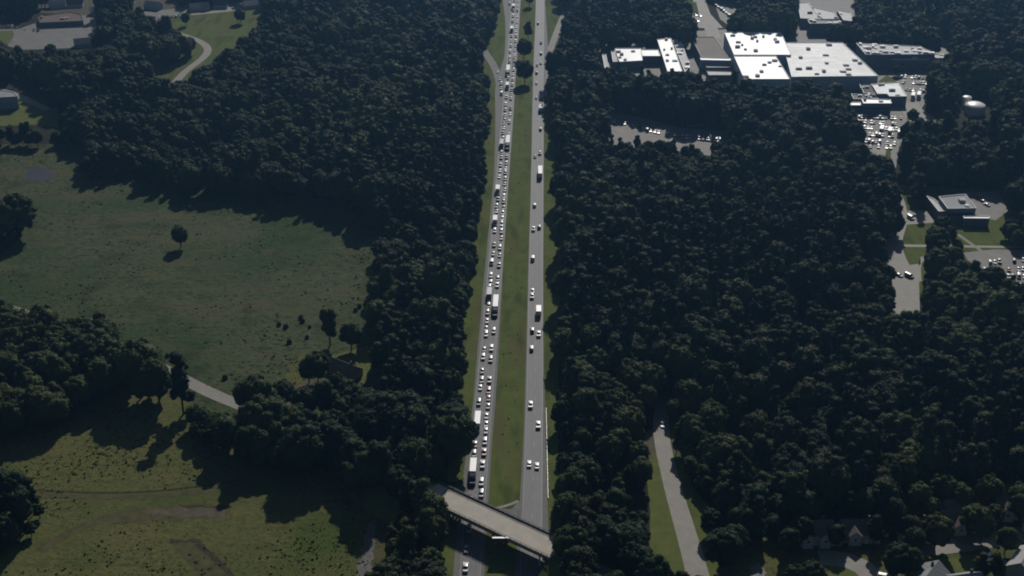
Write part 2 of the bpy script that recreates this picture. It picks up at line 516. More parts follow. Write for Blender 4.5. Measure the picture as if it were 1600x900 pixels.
# country road that the bridge carries
BZ = 7.2
DK = dict(fa=G(682, 758, BZ), fb=G(861, 842, BZ), na=G(691, 788, BZ), nb=G(866, 869, BZ))
fa, fb, na, nb = DK['fa'], DK['fb'], DK['na'], DK['nb']
axis = ((fb-fa).normalized()+(nb-na).normalized()).normalized()
mid = (fa+fb+na+nb)/4
perp = Vector((axis.y, -axis.x, 0))
half_w = 5.6
bl = (fb-fa).length/2+1.5
bl += 1.6; mid = mid-axis*1.2
A0 = mid-axis*bl; A1 = mid+axis*bl
def hz(s):                                    # height of the bank under the road, s metres beyond the abutment
    t = max(0.0, min(1.0, s/95.0))
    return (BZ-.05)*(1-(3*t*t-2*t**3))
west = [A0, A0-axis*25, G(560, 705), G(470, 668), G(345, 622), G(300, 600), G(240, 568), G(110, 512), G(0, 478), G(-200, 420)]
west = [Vector((p.x, p.y, 0)) for p in west]
east = [A1, A1+axis*120, A1+axis*220]
east = [Vector((p.x, p.y, 0)) for p in east]
def bank(pts, name_r, name_b):
    c = smooth(resample(pts, 5), 6)
    c[0] = Vector((pts[0].x, pts[0].y, 0))
    s = 0; V = []; RV = []; F = []; RF = []
    for i, p in enumerate(c):
        if i: s += (c[i]-c[i-1]).length
        d = (c[min(i+1, len(c)-1)]-c[max(i-1, 0)]).normalized()
        sd_ = Vector((-d.y, d.x, 0))
        h = hz(s)
        for w, zz in ((-6.5-1.8*h, .012), (-6, h+.012), (6, h+.012), (6.5+1.8*h, .012)):
            q = p+sd_*w; V.append((q.x, q.y, zz))
        for w in (-3.4, 3.4):
            q = p+sd_*w; RV.append((q.x, q.y, h+.06))
        if i:
            k = 4*i
            for j in range(3): F.append((k-4+j, k+j, k+j+1, k-3+j))
            RF.append((2*i-2, 2*i, 2*i+1, 2*i-1))
    for nm, v, f, m in ((name_b, V, F, M['verge']), (name_r, RV, RF, M['sideroad'])):
        me = bpy.data.meshes.new(nm); me.from_pydata(v, [], f); me.materials.append(m); me.update()
        if me.polygons[0].normal.z < 0 and abs(me.polygons[1 if len(f) > 200 else 0].normal.z) > .1: me.flip_normals()
        o = link(nm, me); o['kind'] = 'structure'
    return c
WC = bank(west, 'country_road', 'road_bank')
EC = bank(east, 'country_road', 'road_bank')

# side road on the right
SIDE = [(1105, 960), (1086, 880), (1067, 815), (1050, 760), (1040, 715), (1030, 680), (1031, 650), (1037, 620), (1046, 585), (1062, 540), (1090, 480), (1130, 430)]
ribbon('side_road', [G(*p) for p in SIDE], lambda t: 9.0-2.2*min(1, t*3), .06, M['sideroad'])
sheet('side_road_verge', [(1040, 640), (1062, 650), (1072, 700), (1082, 760), (1128, 815), (1175, 960), (1100, 960), (1080, 860), (1058, 780), (1040, 700)], .02, M['verge'])
sheet('side_road_verge', [(1012, 960), (1014, 880), (1016, 800), (1012, 760), (1000, 705), (1012, 672), (1030, 690), (1075, 840), (1092, 960)], .02, M['lawn'])
sheet('roadside_dirt', [(1000, 708), (1012, 672), (1022, 668), (1028, 700), (1020, 715)], .035, M['dirt'], ragged=.55)
sheet('roadside_dirt', [(1036, 672), (1056, 700), (1052, 725), (1040, 720)], .035, M['dirt'], ragged=.55)

# marks in the pasture: dark terrace edge, bare ground, tracks
def band_px(name, pts, w, m, z=.045):
    return ribbon(name, [G(*p) for p in pts], w, z, m)[0]
band_px('terrace_edge', [(-40, 762), (90, 768), (150, 771), (200, 771), (270, 768), (340, 757), (380, 750)], 1.3, M['dark_earth'])
band_px('farm_track', [(-60, 770), (95, 776), (160, 778), (230, 777), (310, 770), (395, 755)], 3.2, M['brown_strip'], .04)
sheet('bare_ground', [(150, 815), (185, 800), (225, 793), (290, 790), (350, 794), (362, 800), (350, 809), (300, 811), (230, 818), (180, 818)], .04, M['brown_strip'], ragged=.55)
sheet('bare_ground', [(230, 799), (290, 792), (350, 796), (352, 808), (300, 809), (245, 806)], .055, M['dirt'], ragged=.55)
sheet('terrace_edge', [(280, 789), (360, 791), (362, 795), (282, 793)], .07, M['dark_earth'], ragged=.55)
band_px('farm_track', [(60, 862), (95, 830), (140, 812), (200, 800)], 4.5, M['brown_strip'], .04)
sheet('bare_ground', [(264, 844), (310, 846), (345, 870), (365, 905), (380, 960), (330, 960), (310, 900), (280, 865)], .04, M['brown_strip'], ragged=.55)
sheet('terrace_edge', [(262, 842), (312, 843), (312, 848), (264, 847)], .07, M['dark_earth'], ragged=.55)
band_px('terrace_edge', [(308, 850), (330, 860), (350, 880), (368, 900), (392, 950)], 2.2, M['dark_earth'], .07)
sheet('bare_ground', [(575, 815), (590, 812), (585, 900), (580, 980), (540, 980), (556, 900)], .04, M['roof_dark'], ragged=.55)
sheet('bare_ground', [(588, 808), (612, 805), (606, 880), (600, 980), (575, 980), (582, 880)], .055, M['brown_strip'], ragged=.55)
sheet('lawn', [(518, 556), (575, 540), (582, 560), (572, 600), (520, 582)], .035, M['lawn'])
sheet('lawn', [(455, 570), (476, 550), (482, 590), (470, 612), (440, 600)], .035, M['pasture'])
band_px('farm_drive', [(440, 660), (455, 600), (475, 592), (520, 590)], 4, M['dirt'], .05)
band_px('farm_drive', [(606, 770), (597, 735), (592, 690), (590, 650), (600, 630)], 4, M['dirt'], .05)
pond = sheet('pond', [(38, 272), (46, 266), (60, 262), (75, 264), (82, 270), (80, 278), (66, 284), (52, 282), (42, 279)], .045, M['pond'], ragged=.55)

# paved ground on the right
sheet('factory_yard', [(930, 130), (936, 70), (1000, 60), (1060, 50), (1240, 40), (1340, 50), (1480, 62), (1490, 110), (1460, 120), (1452, 150), (1440, 170),
                       (1482, 200), (1478, 222), (1405, 228), (1400, 262), (1352, 262), (1335, 215), (1312, 160), (1100, 155)], .02, M['paved'])
sheet('lawn', [(1372, 128), (1385, 118), (1402, 124), (1398, 134), (1378, 137)], .045, M['lawn'])
sheet('lawn', [(1350, 240), (1392, 232), (1392, 258), (1358, 262)], .045, M['verge'])
sheet('lawn', [(1415, 172), (1430, 172), (1436, 190), (1418, 196)], .045, M['verge'])
sheet('parking_area', [(948, 172), (1010, 186), (1065, 200), (1140, 205), (1138, 248), (1060, 236), (952, 232)], .03, M['paved'])
sheet('parking_area', [(1070, 150), (1110, 155), (1112, 200), (1072, 198)], .035, M['paved'])
ribbon('access_road', [G(1082, -30), G(1092, 0), G(1102, 28), G(1112, 44), G(1115, 60)], 11, .05, M['sideroad'])
sheet('lawn', [(1074, 0), (1088, 4), (1092, 22), (1076, 26)], .06, M['verge'])
sheet('parking_area', [(1072, 24), (1112, 24), (1130, 44), (1078, 44)], .055, M['sideroad'])
sheet('parking_area', [(1112, -8), (1180, -10), (1240, 0), (1250, 46), (1150, 48), (1125, 30)], .03, M['paved'])
sheet('parking_area', [(1235, -20), (1330, -20), (1345, 60), (1235, 60)], .03, M['paved'])
ribbon('service_road', [G(1422, -30), G(1432, 20), G(1440, 42), G(1460, 70), G(1478, 90), G(1484, 112)], 10, .05, M['sideroad'])
sheet('lawn', [(1436, 16), (1452, 22), (1462, 50), (1450, 56)], .04, M['verge'])
ribbon('service_road', [G(1418, 160), G(1432, 185), G(1450, 200), G(1478, 210)], 15, .05, M['sideroad'])
ribbon('access_road', [G(1375, 232), G(1370, 250), G(1378, 270), G(1392, 290), G(1404, 315), G(1410, 340), G(1402, 362), G(1392, 385), G(1405, 405), G(1418, 430), G(1419, 460), G(1415, 500), G(1400, 560)], 8, .05, M['sideroad'])
sheet('works_lawn', [(1390, 290), (1440, 290), (1600, 300), (1640, 400), (1640, 480), (1540, 480), (1500, 450), (1440, 460), (1395, 430), (1380, 385), (1400, 345)], .03, M['verge'])
sheet('parking_area', [(1408, 332), (1428, 328), (1452, 330), (1460, 348), (1405, 352)], .055, M['sideroad'])
sheet('parking_area', [(1382, 398), (1400, 396), (1412, 418), (1435, 416), (1448, 404), (1450, 398), (1438, 402), (1440, 440), (1400, 440)], .055, M['sideroad'])
sheet('junction_paving', [(1372, 392), (1398, 390), (1414, 415), (1440, 412), (1436, 440), (1438, 510), (1396, 510), (1394, 440)], .05, M['sideroad'])
sheet('path', [(1408, 382), (1600, 385), (1600, 388), (1408, 386)], .06, M['sideroad'])
ribbon('path', [G(1496, 366), G(1515, 378), G(1533, 392)], 2, .06, M['concrete_d'])
sheet('parking_area', [(1505, 395), (1552, 390), (1640, 392), (1700, 450), (1700, 475), (1555, 465), (1520, 420)], .055, M['paved'])
sheet('parking_area', [(1508, 300), (1560, 300), (1575, 330), (1555, 345), (1522, 335)], .055, M['paved'])
# top left
sheet('parking_area', [(-60, 48), (30, 45), (62, 34), (100, 34), (130, 15), (150, 24), (152, 60), (120, 75), (40, 78), (-60, 80)], .03, M['paved'])
sheet('lawn', [(-60, 50), (20, 48), (22, 56), (8, 76), (-60, 78)], .05, M['lawn'])
sheet('upper_meadow', [(205, 30), (300, 16), (425, 5), (420, 60), (395, 85), (355, 100), (300, 160), (225, 165), (228, 100), (290, 85)], .02, M['verge'])
ribbon('farm_lane', [G(215, 22), G(236, 42), G(270, 50), G(310, 62), G(330, 76), G(318, 92), G(290, 110), G(268, 136), G(262, 150)], 6, .05, M['sideroad'])
sheet('lawn', [(-60, 150), (28, 148), (50, 160), (62, 172), (90, 168), (92, 200), (50, 195), (-60, 200)], .03, M['lawn'])
ribbon('farm_lane', [G(-40, 132), G(24, 146), G(50, 160), G(75, 172)], 6, .05, M['sideroad'])
sheet('yard_ground', [(285, 8), (420, -8), (424, 4), (360, 18), (300, 24)], .04, M['sideroad'])
sheet('yard_ground', [(150, 8), (215, 20), (290, 12), (296, 18), (232, 34), (150, 26)], .045, M['paved'])
sheet('yard_ground', [(60, -20), (260, -20), (290, 20), (225, 40), (150, 25), (60, 20)], .03, M['dirt'])
# lower right street of houses
sheet('house_lawns', [(1120, 860), (1235, 812), (1400, 785), (1420, 750), (1500, 760), (1640, 752), (1760, 745), (1760, 1000), (1120, 1000)], .02, M['pasture'])
ribbon('residential_street', [G(1390, 940), G(1374, 900), G(1356, 876), G(1332, 863), G(1306, 864), G(1280, 872)], 9, .05, M['sideroad'])
ribbon('residential_street', [G(1395, 862), G(1440, 858), G(1500, 852), G(1560, 842), G(1640, 828)], 9, .06, M['sideroad'])
sheet('driveway', [(1172, 882), (1188, 880), (1198, 905), (1196, 960), (1170, 960)], .06, M['paved'], ragged=.4)
sheet('lawn', [(1296, 874), (1325, 877), (1345, 888), (1360, 908), (1366, 960), (1296, 960)], .035, M['lawn'])
sheet('lawn', [(1470, 874), (1530, 866), (1530, 910), (1470, 915)], .035, M['lawn'])
sheet('lawn', [(1455, 820), (1475, 815), (1488, 850), (1475, 858)], .035, M['lawn'])
sheet('lawn', [(1440, 765), (1462, 762), (1466, 776), (1446, 780)], .035, M['lawn'])
sheet('driveway', [(1531, 858), (1550, 868), (1560, 885), (1545, 885)], .065, M['concrete_d'])
sheet('driveway', [(1558, 800), (1570, 806), (1588, 838), (1574, 842)], .065, M['verge'])

# ------------------------------------------------------------------ trees
def crown_mesh(name, kind, R_, Hh, seed, m):
    r = np.random.default_rng(seed)
    V, F = [], []
    # lobes: centre, radii
    lobes = []
    if kind == 'pine':
        for k in range(24):
            z = r.uniform(.0, 1)
            rad = R_*(1.0-.62*z)*r.uniform(.25, .75)
            a = r.uniform(0, 2*PI)
            lobes.append((rad*math.cos(a), rad*math.sin(a), Hh*(.22+.76*z), R_*r.uniform(.28, .44), R_*r.uniform(.24, .38)))
        lobes.append((0, 0, Hh*.55, R_*.55, Hh*.33))
    elif kind == 'tall':
        for k in range(22):
            z = r.uniform(0, 1)
            rad = R_*math.sqrt(max(0, 1-(z*1.6-.7)**2))*r.uniform(.25, .65)
            a = r.uniform(0, 2*PI)
            lobes.append((rad*math.cos(a), rad*math.sin(a), Hh*(.22+.68*z), R_*r.uniform(.32, .5), R_*r.uniform(.32, .5)))
        lobes.append((0, 0, Hh*.54, R_*.68, Hh*.33))
    else:
        for k in range(38):
            th = r.uniform(0, 2*PI)
            ph = math.acos(r.uniform(-.75, 1))
            q = r.uniform(.64, .80)
            lobes.append((R_*q*math.sin(ph)*math.cos(th), R_*q*math.sin(ph)*math.sin(th), Hh*.55+Hh*.44*math.cos(ph)*q, R_*r.uniform(.20, .32), R_*r.uniform(.20, .30)))
        off = R_*.22
        for k in range(3):
            a = r.uniform(0, 2*PI)
            lobes.append((off*math.cos(a), off*math.sin(a), Hh*r.uniform(.5, .6), R_*.82, Hh*.36))
    # leafy masses: lumpy bodies, with leaf sprays standing out of them
    ico = bmesh.new()
    bmesh.ops.create_icosphere(ico, subdivisions=2, radius=1)
    iv = np.array([v.co[:] for v in ico.verts]); ifc = [[v.index for v in f.verts] for f in ico.faces]
    ico.free()
    for (cx, cy_, cz, a, b) in lobes:
        k = len(V)
        dsp = .86+r.uniform(-.16, .16, size=len(iv))
        V += [(cx+p[0]*a*q, cy_+p[1]*a*q, cz+p[2]*b*q) for p, q in zip(iv, dsp)]
        F += [[i+k for i in f] for f in ifc]
    ncore = len(F)
    for (cx, cy_, cz, a, b) in lobes:
        n = int(22+150*(a/R_)**1.6)
        for _ in range(n):
            d = r.normal(size=3); d /= np.linalg.norm(d)
            if d[2] < -.3: d[2] *= -1
            rr = r.uniform(.84, 1.08)
            c = np.array((cx+d[0]*a*rr, cy_+d[1]*a*rr, cz+d[2]*b*rr))
            nrm = d*1.3+np.array((0, 0, .3))+r.normal(size=3)*.30
            nrm /= np.linalg.norm(nrm)
            t = np.cross(nrm, r.normal(size=3)); t /= np.linalg.norm(t)
            u = np.cross(nrm, t)
            sz = r.uniform(.22, .44)*(R_/5.0)**.5
            k = len(V)
            V += [tuple(c+t*sz*r.uniform(.7, 1.2)), tuple(c+u*sz*r.uniform(.6, 1.1)), tuple(c-t*sz*r.uniform(.7, 1.2)), tuple(c-u*sz*r.uniform(.6, 1.1))]
            F.append([k, k+1, k+2, k+3])
    me = bpy.data.meshes.new(name)
    me.from_pydata(V, [], F)
    me.materials.append(m)
    me.polygons.foreach_set('use_smooth', [i < ncore for i in range(len(F))])
    me.update()
    return me
def trunk_mesh(name, Hh, R_, seed):
    r = random.Random(seed)
    mb = MB()
    mb.cyl((0, 0), .34, -.3, Hh*.45, 8, .22)
    mb.cyl((0, 0), .22, Hh*.45, Hh*.8, 7, .08)
    for k in range(5):
        a = r.uniform(0, 2*PI); z = Hh*r.uniform(.32, .55)
        mb.bar((0, 0, z), (math.cos(a)*R_*.6, math.sin(a)*R_*.6, z+Hh*.16), .14, .14)
    me = mb.mesh(name, M['bark'])
    return me
L_MATS = [leaf_mat('leaf_deep_green', (.014, .027, .012), (.022, .037, .015)),
          leaf_mat('leaf_mid_green', (.019, .034, .013), (.030, .046, .017)),
          leaf_mat('leaf_olive', (.026, .036, .014), (.038, .046, .018)),
          leaf_mat('leaf_blue_green', (.013, .025, .016), (.019, .032, .019), (.026, .038, .020)),
          leaf_mat('leaf_yellow_green', (.050, .066, .020), (.066, .078, .024))]
PROTO = []   # (kind word, crown, trunk, R, H)
specs = [('broad', 5.6, 15.5, 0), ('broad', 4.8, 14.0, 1), ('broad', 6.6, 17.0, 0), ('broad', 5.2, 16.5, 2), ('tall', 4.0, 18.5, 1), ('tall', 4.4, 17.0, 0),
         ('pine', 3.9, 19.0, 3), ('pine', 3.5, 17.0, 3), ('broad', 3.6, 9.0, 1), ('broad', 4.9, 14.5, 4), ('broad', 7.6, 18.5, 1)]
for i, (k, R_, Hh, mi) in enumerate(specs):
    PROTO.append((k, crown_mesh('crown', k, R_, Hh, 100+i, L_MATS[mi]), trunk_mesh('trunk', Hh, R_, i), R_, Hh))

EXCL = [
    [(672, 776), (716, 795), (712, 838), (688, 832), (670, 806)],
    [(-260, 225), (130, 232), (150, 245), (135, 275), (175, 284), (230, 284), (268, 302), (358, 304), (448, 320), (538, 326), (598, 380), (584, 470), (586, 520),
     (596, 600), (606, 645), (560, 656), (480, 654), (430, 664), (385, 690), (345, 680), (300, 650), (245, 614), (170, 556), (100, 532), (0, 520), (-260, 480)],
    [(-300, 720), (0, 692), (95, 672), (165, 622), (200, 622), (275, 648), (320, 668), (326, 700), (362, 714), (392, 742), (440, 748), (495, 736), (522, 750), (550, 784),
     (590, 776), (622, 788), (612, 830), (604, 900), (596, 1100), (-400, 1100)],
    [(775, -120), (775, 0), (770, 62), (754, 72), (752, 96), (758, 150), (757, 225), (745, 262), (758, 286), (752, 300), (748, 330), (742, 380), (735, 420), (727, 450),
     (724, 560), (722, 620), (708, 700), (698, 760), (690, 800), (688, 860), (684, 1100), (900, 1100), (881, 880), (877, 830), (876, 700), (876, 640), (878, 520), (887, 440), (879, 400),
     (873, 330), (871, 225), (863, 150), (872, 100), (882, 60), (896, 16), (872, 0), (872, -120)],
    [(1014, 640), (1002, 670), (994, 705), (1008, 760), (1010, 800), (1004, 900), (1002, 936), (1165, 936), (1150, 890), (1125, 830), (1080, 796), (1064, 745), (1056, 705), (1052, 665), (1054, 640), (1040, 625), (1024, 628)],
    [(1066, -60), (1112, -60), (1118, 0), (1150, 8), (1154, 40), (1140, 72), (1072, 72)],
    [(1238, -60), (1335, -60), (1345, 52), (1320, 74), (1240, 72)],
    [(1416, -60), (1438, -60), (1450, 15), (1466, 52), (1486, 80), (1492, 115), (1460, 125), (1470, 98), (1448, 72), (1432, 40)],
    [(1494, 150), (1546, 150), (1554, 208), (1488, 208)],
    [(926, 126), (930, 88), (955, 78), (1020, 78), (1040, 68), (1078, 76), (1122, 70), (1222, 68), (1320, 78), (1345, 84), (1440, 86), (1480, 96), (1490, 112), (1460, 125),
     (1452, 150), (1446, 168), (1486, 196), (1486, 226), (1408, 232), (1402, 262), (1418, 290), (1425, 322), (1448, 328), (1444, 298), (1520, 292), (1572, 300), (1585, 345), (1568, 372), (1590, 392), (1760, 396), (1760, 480),
     (1560, 478), (1520, 440), (1498, 412), (1500, 392), (1456, 396), (1448, 420), (1446, 520), (1388, 520), (1390, 440), (1366, 412), (1366, 398), (1398, 380), (1402, 358), (1390, 318), (1388, 284), (1350, 270), (1336, 235), (1312, 172), (1262, 160), (1100, 158), (1060, 136)],
    [(944, 170), (1010, 182), (1065, 196), (1142, 200), (1142, 250), (1050, 244), (948, 238)],
    [(1130, 868), (1235, 828), (1400, 806), (1420, 765), (1500, 765), (1600, 758), (1800, 745), (1800, 1100), (1130, 1100)],
    [(-200, 28), (50, 26), (60, 12), (150, 10), (160, 50), (150, 96), (50, 102), (20, 104), (-200, 108)],
    [(205, 22), (300, 12), (410, 0), (415, 60), (398, 84), (352, 100), (300, 160), (228, 166), (232, 112), (292, 96), (302, 84), (262, 66), (225, 50)],
    [(-200, 122), (30, 126), (78, 146), (104, 180), (98, 226), (50, 222), (-200, 215)],
    [(60, -40), (260, -40), (290, 14), (225, 26), (150, 14), (60, 10)],
]
INCL = [[(-260, 795), (40, 792), (78, 806), (84, 822), (50, 846), (0, 862), (-260, 970)],
        [(-260, 372), (-60, 372), (0, 366), (18, 362), (36, 362), (42, 372), (20, 384), (0, 396), (-260, 430)]]
EXW = [[tuple(G(*p))[:2] for p in poly] for poly in EXCL]
INW = [[tuple(G(*p))[:2] for p in poly] for poly in INCL]
BBW = [(min(p[0] for p in w), max(p[0] for p in w), min(p[1] for p in w), max(p[1] for p in w)) for w in EXW]
# keep clear of the bank road
WCs = [(p.x, p.y) for p in WC[::2]]+[(p.x, p.y) for p in EC[::2]]
def free(x, y):
    for w in INW:
        if inside((x, y), w): return True
    for w, b in zip(EXW, BBW):
        if b[0] <= x <= b[1] and b[2] <= y <= b[3] and inside((x, y), w): return False
    if y < 900 and x < 160:
        for q in WCs:
            if (q[0]-x)**2+(q[1]-y)**2 < (36 if x < 0 else 23): return False
    return True
def vnoise(x, y, s):      # cheap smooth field for stand height
    return math.sin(x/s+1.3*math.sin(y/s*.8))*math.cos(y/s*1.1+.9*math.sin(x/s*.7))
trees = []
Y = 290.0
row = 0
while Y < 1420:
    sp = 6.7
    X = -(Y*.415+105)+(row % 2)*sp/2
    while X < Y*.415+105:
        x = X+random.uniform(-2.4, 2.4); y = Y+random.uniform(-2.4, 2.4)
        if free(x, y) and random.random() > .04:
            n1 = vnoise(x, y, 55.0); n2 = vnoise(x+400, y-300, 24.0)
            wp = .08+.75*max(0, vnoise(x+900, y+200, 70.0))          # pine share
            if random.random() < wp: k = random.choice((6, 7))
            else: k = random.choices((0, 1, 2, 3, 4, 5, 8, 9, 10), (5, 4, 4, 3, 3, 3, 1.6, .5, 2.2))[0]
            s = 1.0+.24*n1+.16*n2+random.triangular(-.30, .45, -.08)
            if n1+n2 < -.9 and random.random() < .3: X += sp; continue
            qx, qy = P(x, y)
            for (ax, ay, bx, by, mxs) in ((288, 640, 346, 705, .80), (672, 735, 705, 850, .80), (935, 118, 1075, 165, .74), (935, 232, 1150, 285, .74), (1480, 150, 1565, 245, .7), (1380, 425, 1450, 560, 1.05), (0, 180, 110, 260, .8), (20, 80, 165, 135, .8), (745, 60, 775, 500, .95)):
                if ax < qx < bx and ay < qy < by and s > mxs: s = mxs*random.uniform(.85, 1.05)
            trees.append([x, y, 0.0, k, s, random.uniform(0, 2*PI), s*random.uniform(.9, 1.12)])
        if free(x+3.2, y-2.4) and random.random() < .38:
            s = random.uniform(.55, .95)
            trees.append([x+3.2, y-2.4, 0.0, 8, s, random.uniform(0, 2*PI), s*random.uniform(.9, 1.2)])
        X += sp
    Y += 6.0; row += 1
# single trees one can point at: (x, y of the trunk foot, kind, size, label)
SOLO = [
 (306, 668, 1, .85, 'dark tree of the belt just below the gap where the country road shows'),
 (321, 677, 0, .85, 'round tree of the belt below the middle of the country road gap'),
 (336, 687, 1, .85, 'tree of the belt below the right half of the country road gap'),
 (352, 690, 2, .85, 'broad tree of the belt at the right end of the country road gap'),
 (312, 690, 8, 1.1, 'bushy small tree on the pasture side of the belt, below the gap'),
 (330, 700, 8, 1.2, 'second bushy small tree on the pasture side of the belt'),
 (283, 386, 1, .98, 'lone bushy tree standing in the middle of the big open field'),
 (820, 131, 0, 1.15, 'round tree in the grass median, nearest of the median trees'),
 (819, 92, 2, 1.0, 'narrow tree in the grass median, second of the median trees'),
 (825, 62, 5, .9, 'slim tree in the grass median, third of the median trees'),
 (827, 10, 1, .9, 'farthest of the trees in the grass median'),
 (516, 540, 4, 1.25, 'tall dark tree on the field edge behind the farmhouse'),
 (549, 548, 0, 1.0, 'spreading tree casting shade on the farmhouse lawn'),
 (497, 596, 2, .95, 'wide dark tree left of the farmhouse'),
 (483, 598, 1, .95, 'dark tree over the farm drive, left of the farmhouse'),
 (528, 612, 8, 1.1, 'small bush in front of the farmhouse'),
 (545, 632, 3, .85, 'olive tree in front of the farmhouse'),
 (432, 622, 8, .8, 'small dark tree between field and farm drive'),
 (402, 640, 2, 1.05, 'large dark tree at the lower corner of the big field'),
 (385, 640, 0, .95, 'round tree beside the lower corner of the big field'),
 (447, 640, 0, 1.0, 'dark tree at the foot of the farm drive'),
 (590, 585, 5, 1.0, 'upright tree at the right side of the farmhouse lawn'),
 (1126, 894, 2, 1.15, 'big rounded tree right of the side road near the bottom edge'),
 (1112, 836, 8, 1.3, 'pale green bushy tree on the right verge of the side road'),
 (1144, 872, 0, 1.0, 'dark tree behind the big rounded tree by the side road'),
 (1469, 376, 2, .9, 'dark tree in the lawn in front of the flat-roofed office'),
 (1480, 384, 0, .8, 'round tree beside the path to the flat-roofed office'),
 (1457, 384, 1, .9, 'dark tree between the road junction and the flat-roofed office'),
 (1425, 193, 8, 1.2, 'green bush at the end of the factory annexe'),
 (1436, 205, 8, 1.1, 'dark bush by the service road junction'),
 (1400, 118, 8, .9, 'small tree at the wall of the dark blue plant building'),
 (30, 92, 1, .8, 'tree in front of the car park with the brown roof'),
 (82, 92, 0, .8, 'round tree below the car park with the brown roof'),
 (291, 40, 1, .8, 'dark tree at the top of the upper meadow'),
 (376, 36, 2, .75, 'broad tree at the right of the upper meadow'),
 (1432, 800, 9, 1.0, 'pale yellowish tree above the street of houses'),
 (1452, 812, 9, .75, 'small yellowish tree beside a house lawn'),
 (1388, 828, 0, 1.0, 'dark tree between two grey gabled houses'),
 (1460, 858, 2, .95, 'large dark tree between houses and street'),
 (1425, 866, 1, .9, 'dark tree standing at the street kerb'),
 (1518, 842, 2, .95, 'broad dark tree right of the white parked van'),
 (1532, 846, 1, .9, 'dark tree by the driveway of the long house'),
 (1550, 822, 8, 1.1, 'bushy tree on the lawn near the driveway'),
 (1569, 866, 0, .8, 'round dark tree at the kerb on the right'),
 (1528, 908, 5, .75, 'narrow tree left of the driveway cars'),
 (1552, 908, 5, .75, 'narrow tree right of the driveway cars'),
 (1232, 868, 1, .9, 'dark tree at the left end of the street of houses'),
 (1400, 905, 2, .95, 'wide dark tree at the bottom edge between two streets'),
 (1420, 898, 0, .8, 'dark tree beside the bottom edge lawn'),
 (1266, 925, 2, .8, 'dark tree cut by the bottom edge below the houses'),
 (1240, 920, 8, 1.2, 'small green tree by the bottom edge below the houses'),
 (1495, 800, 0, .9, 'dark tree behind the long house'),
 (1540, 792, 2, .9, 'spreading tree behind the right-hand houses'),
 (892, 884, 2, 1.1, 'broad dark tree hiding the road right of the overpass end'),
 (878, 846, 1, 1.0, 'dark tree at the right end of the overpass, beyond the road'),
 (905, 866, 0, 1.1, 'dark tree just beyond the road right of the overpass'),
 (640, 742, 0, 1.0, 'dark tree beyond the road left of the overpass'),
 (618, 736, 2, 1.0, 'wide tree shading the road left of the overpass'),
 (655, 733, 1, .95, 'dark tree closest to the left end of the overpass, beyond the road'),
 (1305, 856, 1, .8, 'dark tree between the two shaded grey houses and the curved street'),
 (1250, 850, 0, .85, 'dark tree at the left corner of the double-gabled house'),
 (1364, 852, 5, .8, 'upright tree at the right corner of the wide grey house'),
 (1418, 850, 0, .85, 'dark tree at the left corner of the steep-gabled house'),
 (1590, 818, 0, .9, 'dark tree in front of the gabled house near the right edge'),
 (1470, 790, 2, .9, 'wide tree just above the narrow sunlit lawn'),
 (1590, 800, 1, 1.0, 'dark tree at the right edge above the street'),
]
SHR = [(436, 508), (447, 512), (470, 498), (473, 503), (452, 536), (480, 528), (484, 512), (556, 486), (562, 480), (262, 557), (286, 570), (292, 574), (352, 592)]
for j_, (a_, b_) in enumerate(sorted(SHR)):
    SOLO.append((a_, b_, 8, random.uniform(.24, .42), 'small dark shrub in the rough lower corner of the big field, %s from left' %
                 'first second third fourth fifth sixth seventh eighth ninth tenth eleventh twelfth thirteenth fourteenth fifteenth sixteenth seventeenth eighteenth nineteenth twentieth'.split()[j_]))
for (px, py, k, s, lab) in SOLO:
    p = G(px, py)
    trees.append([p.x, p.y, 0.0, k, s, random.uniform(0, 6.28), s, lab])

# the largest in the picture become things of their own
def showsize(t):
    x, y = P(t[0], t[1], 8)
    if not (-15 < x < 1615 and -20 < y < 925): return 0
    d = math.hypot(t[0], t[1])
    return PROTO[t[3]][3]*t[4]/d
score = [(9 if len(t) > 7 else showsize(t), i) for i, t in enumerate(trees)]
score.sort(reverse=True)
N_OWN = 300
own = sorted(i for s, i in score[:N_OWN])
ownset = set(own)
LMS = [('left end of the overpass', (684, 770)), ('right end of the overpass', (868, 862)), ('semi-trailer just beyond the overpass', (739, 745)),
       ('white car on the side road', (1036, 662)), ('dirt pull-off beside the side road', (1008, 700)), ('narrow waist of the side road', (1036, 770)),
       ('bottom end of the side road', (1098, 900)), ('pale bushy tree on the side road verge', (1112, 836)), ('double-gabled grey house', (1270, 835)),
       ('brown strip beside the lower pasture', (590, 850)), ('dark terrace edge in the pasture', (385, 752)), ('farm drive end', (597, 735)),
       ('hook of bare ground in the pasture', (60, 855)), ('road gap by the field corner', (350, 625)), ('grass verge left of the semi-trailer', (710, 720)),
       ('guardrail on the right carriageway', (856, 700)), ('long house by the street', (1500, 815)), ('yellowish tree above the houses', (1432, 800)),
       ('top corner of the lower pasture', (165, 622)), ('bottom left corner of the view', (0, 900)), ('bottom edge left of the highway', (660, 900)),
       ('bottom edge right of the highway', (930, 900)), ('bottom right corner of the view', (1600, 900)), ('tongue of shade on the pasture', (530, 790)),
       ('bottom edge left of the houses', (1190, 900)), ('right edge above the houses', (1600, 745)), ('left edge below the big field', (0, 600)),
       ('curved street bend', (1345, 878)), ('gabled house at the right edge', (1580, 800)), ('side road shade patch', (1065, 755))]
ORD = 'nearest|second nearest|third nearest|fourth nearest|fifth nearest|sixth nearest|seventh nearest|eighth nearest|ninth nearest|tenth nearest|eleventh nearest|twelfth nearest|thirteenth nearest|fourteenth nearest'.split('|')
lmw = [(n, G(*p)) for n, p in LMS]
best = {}
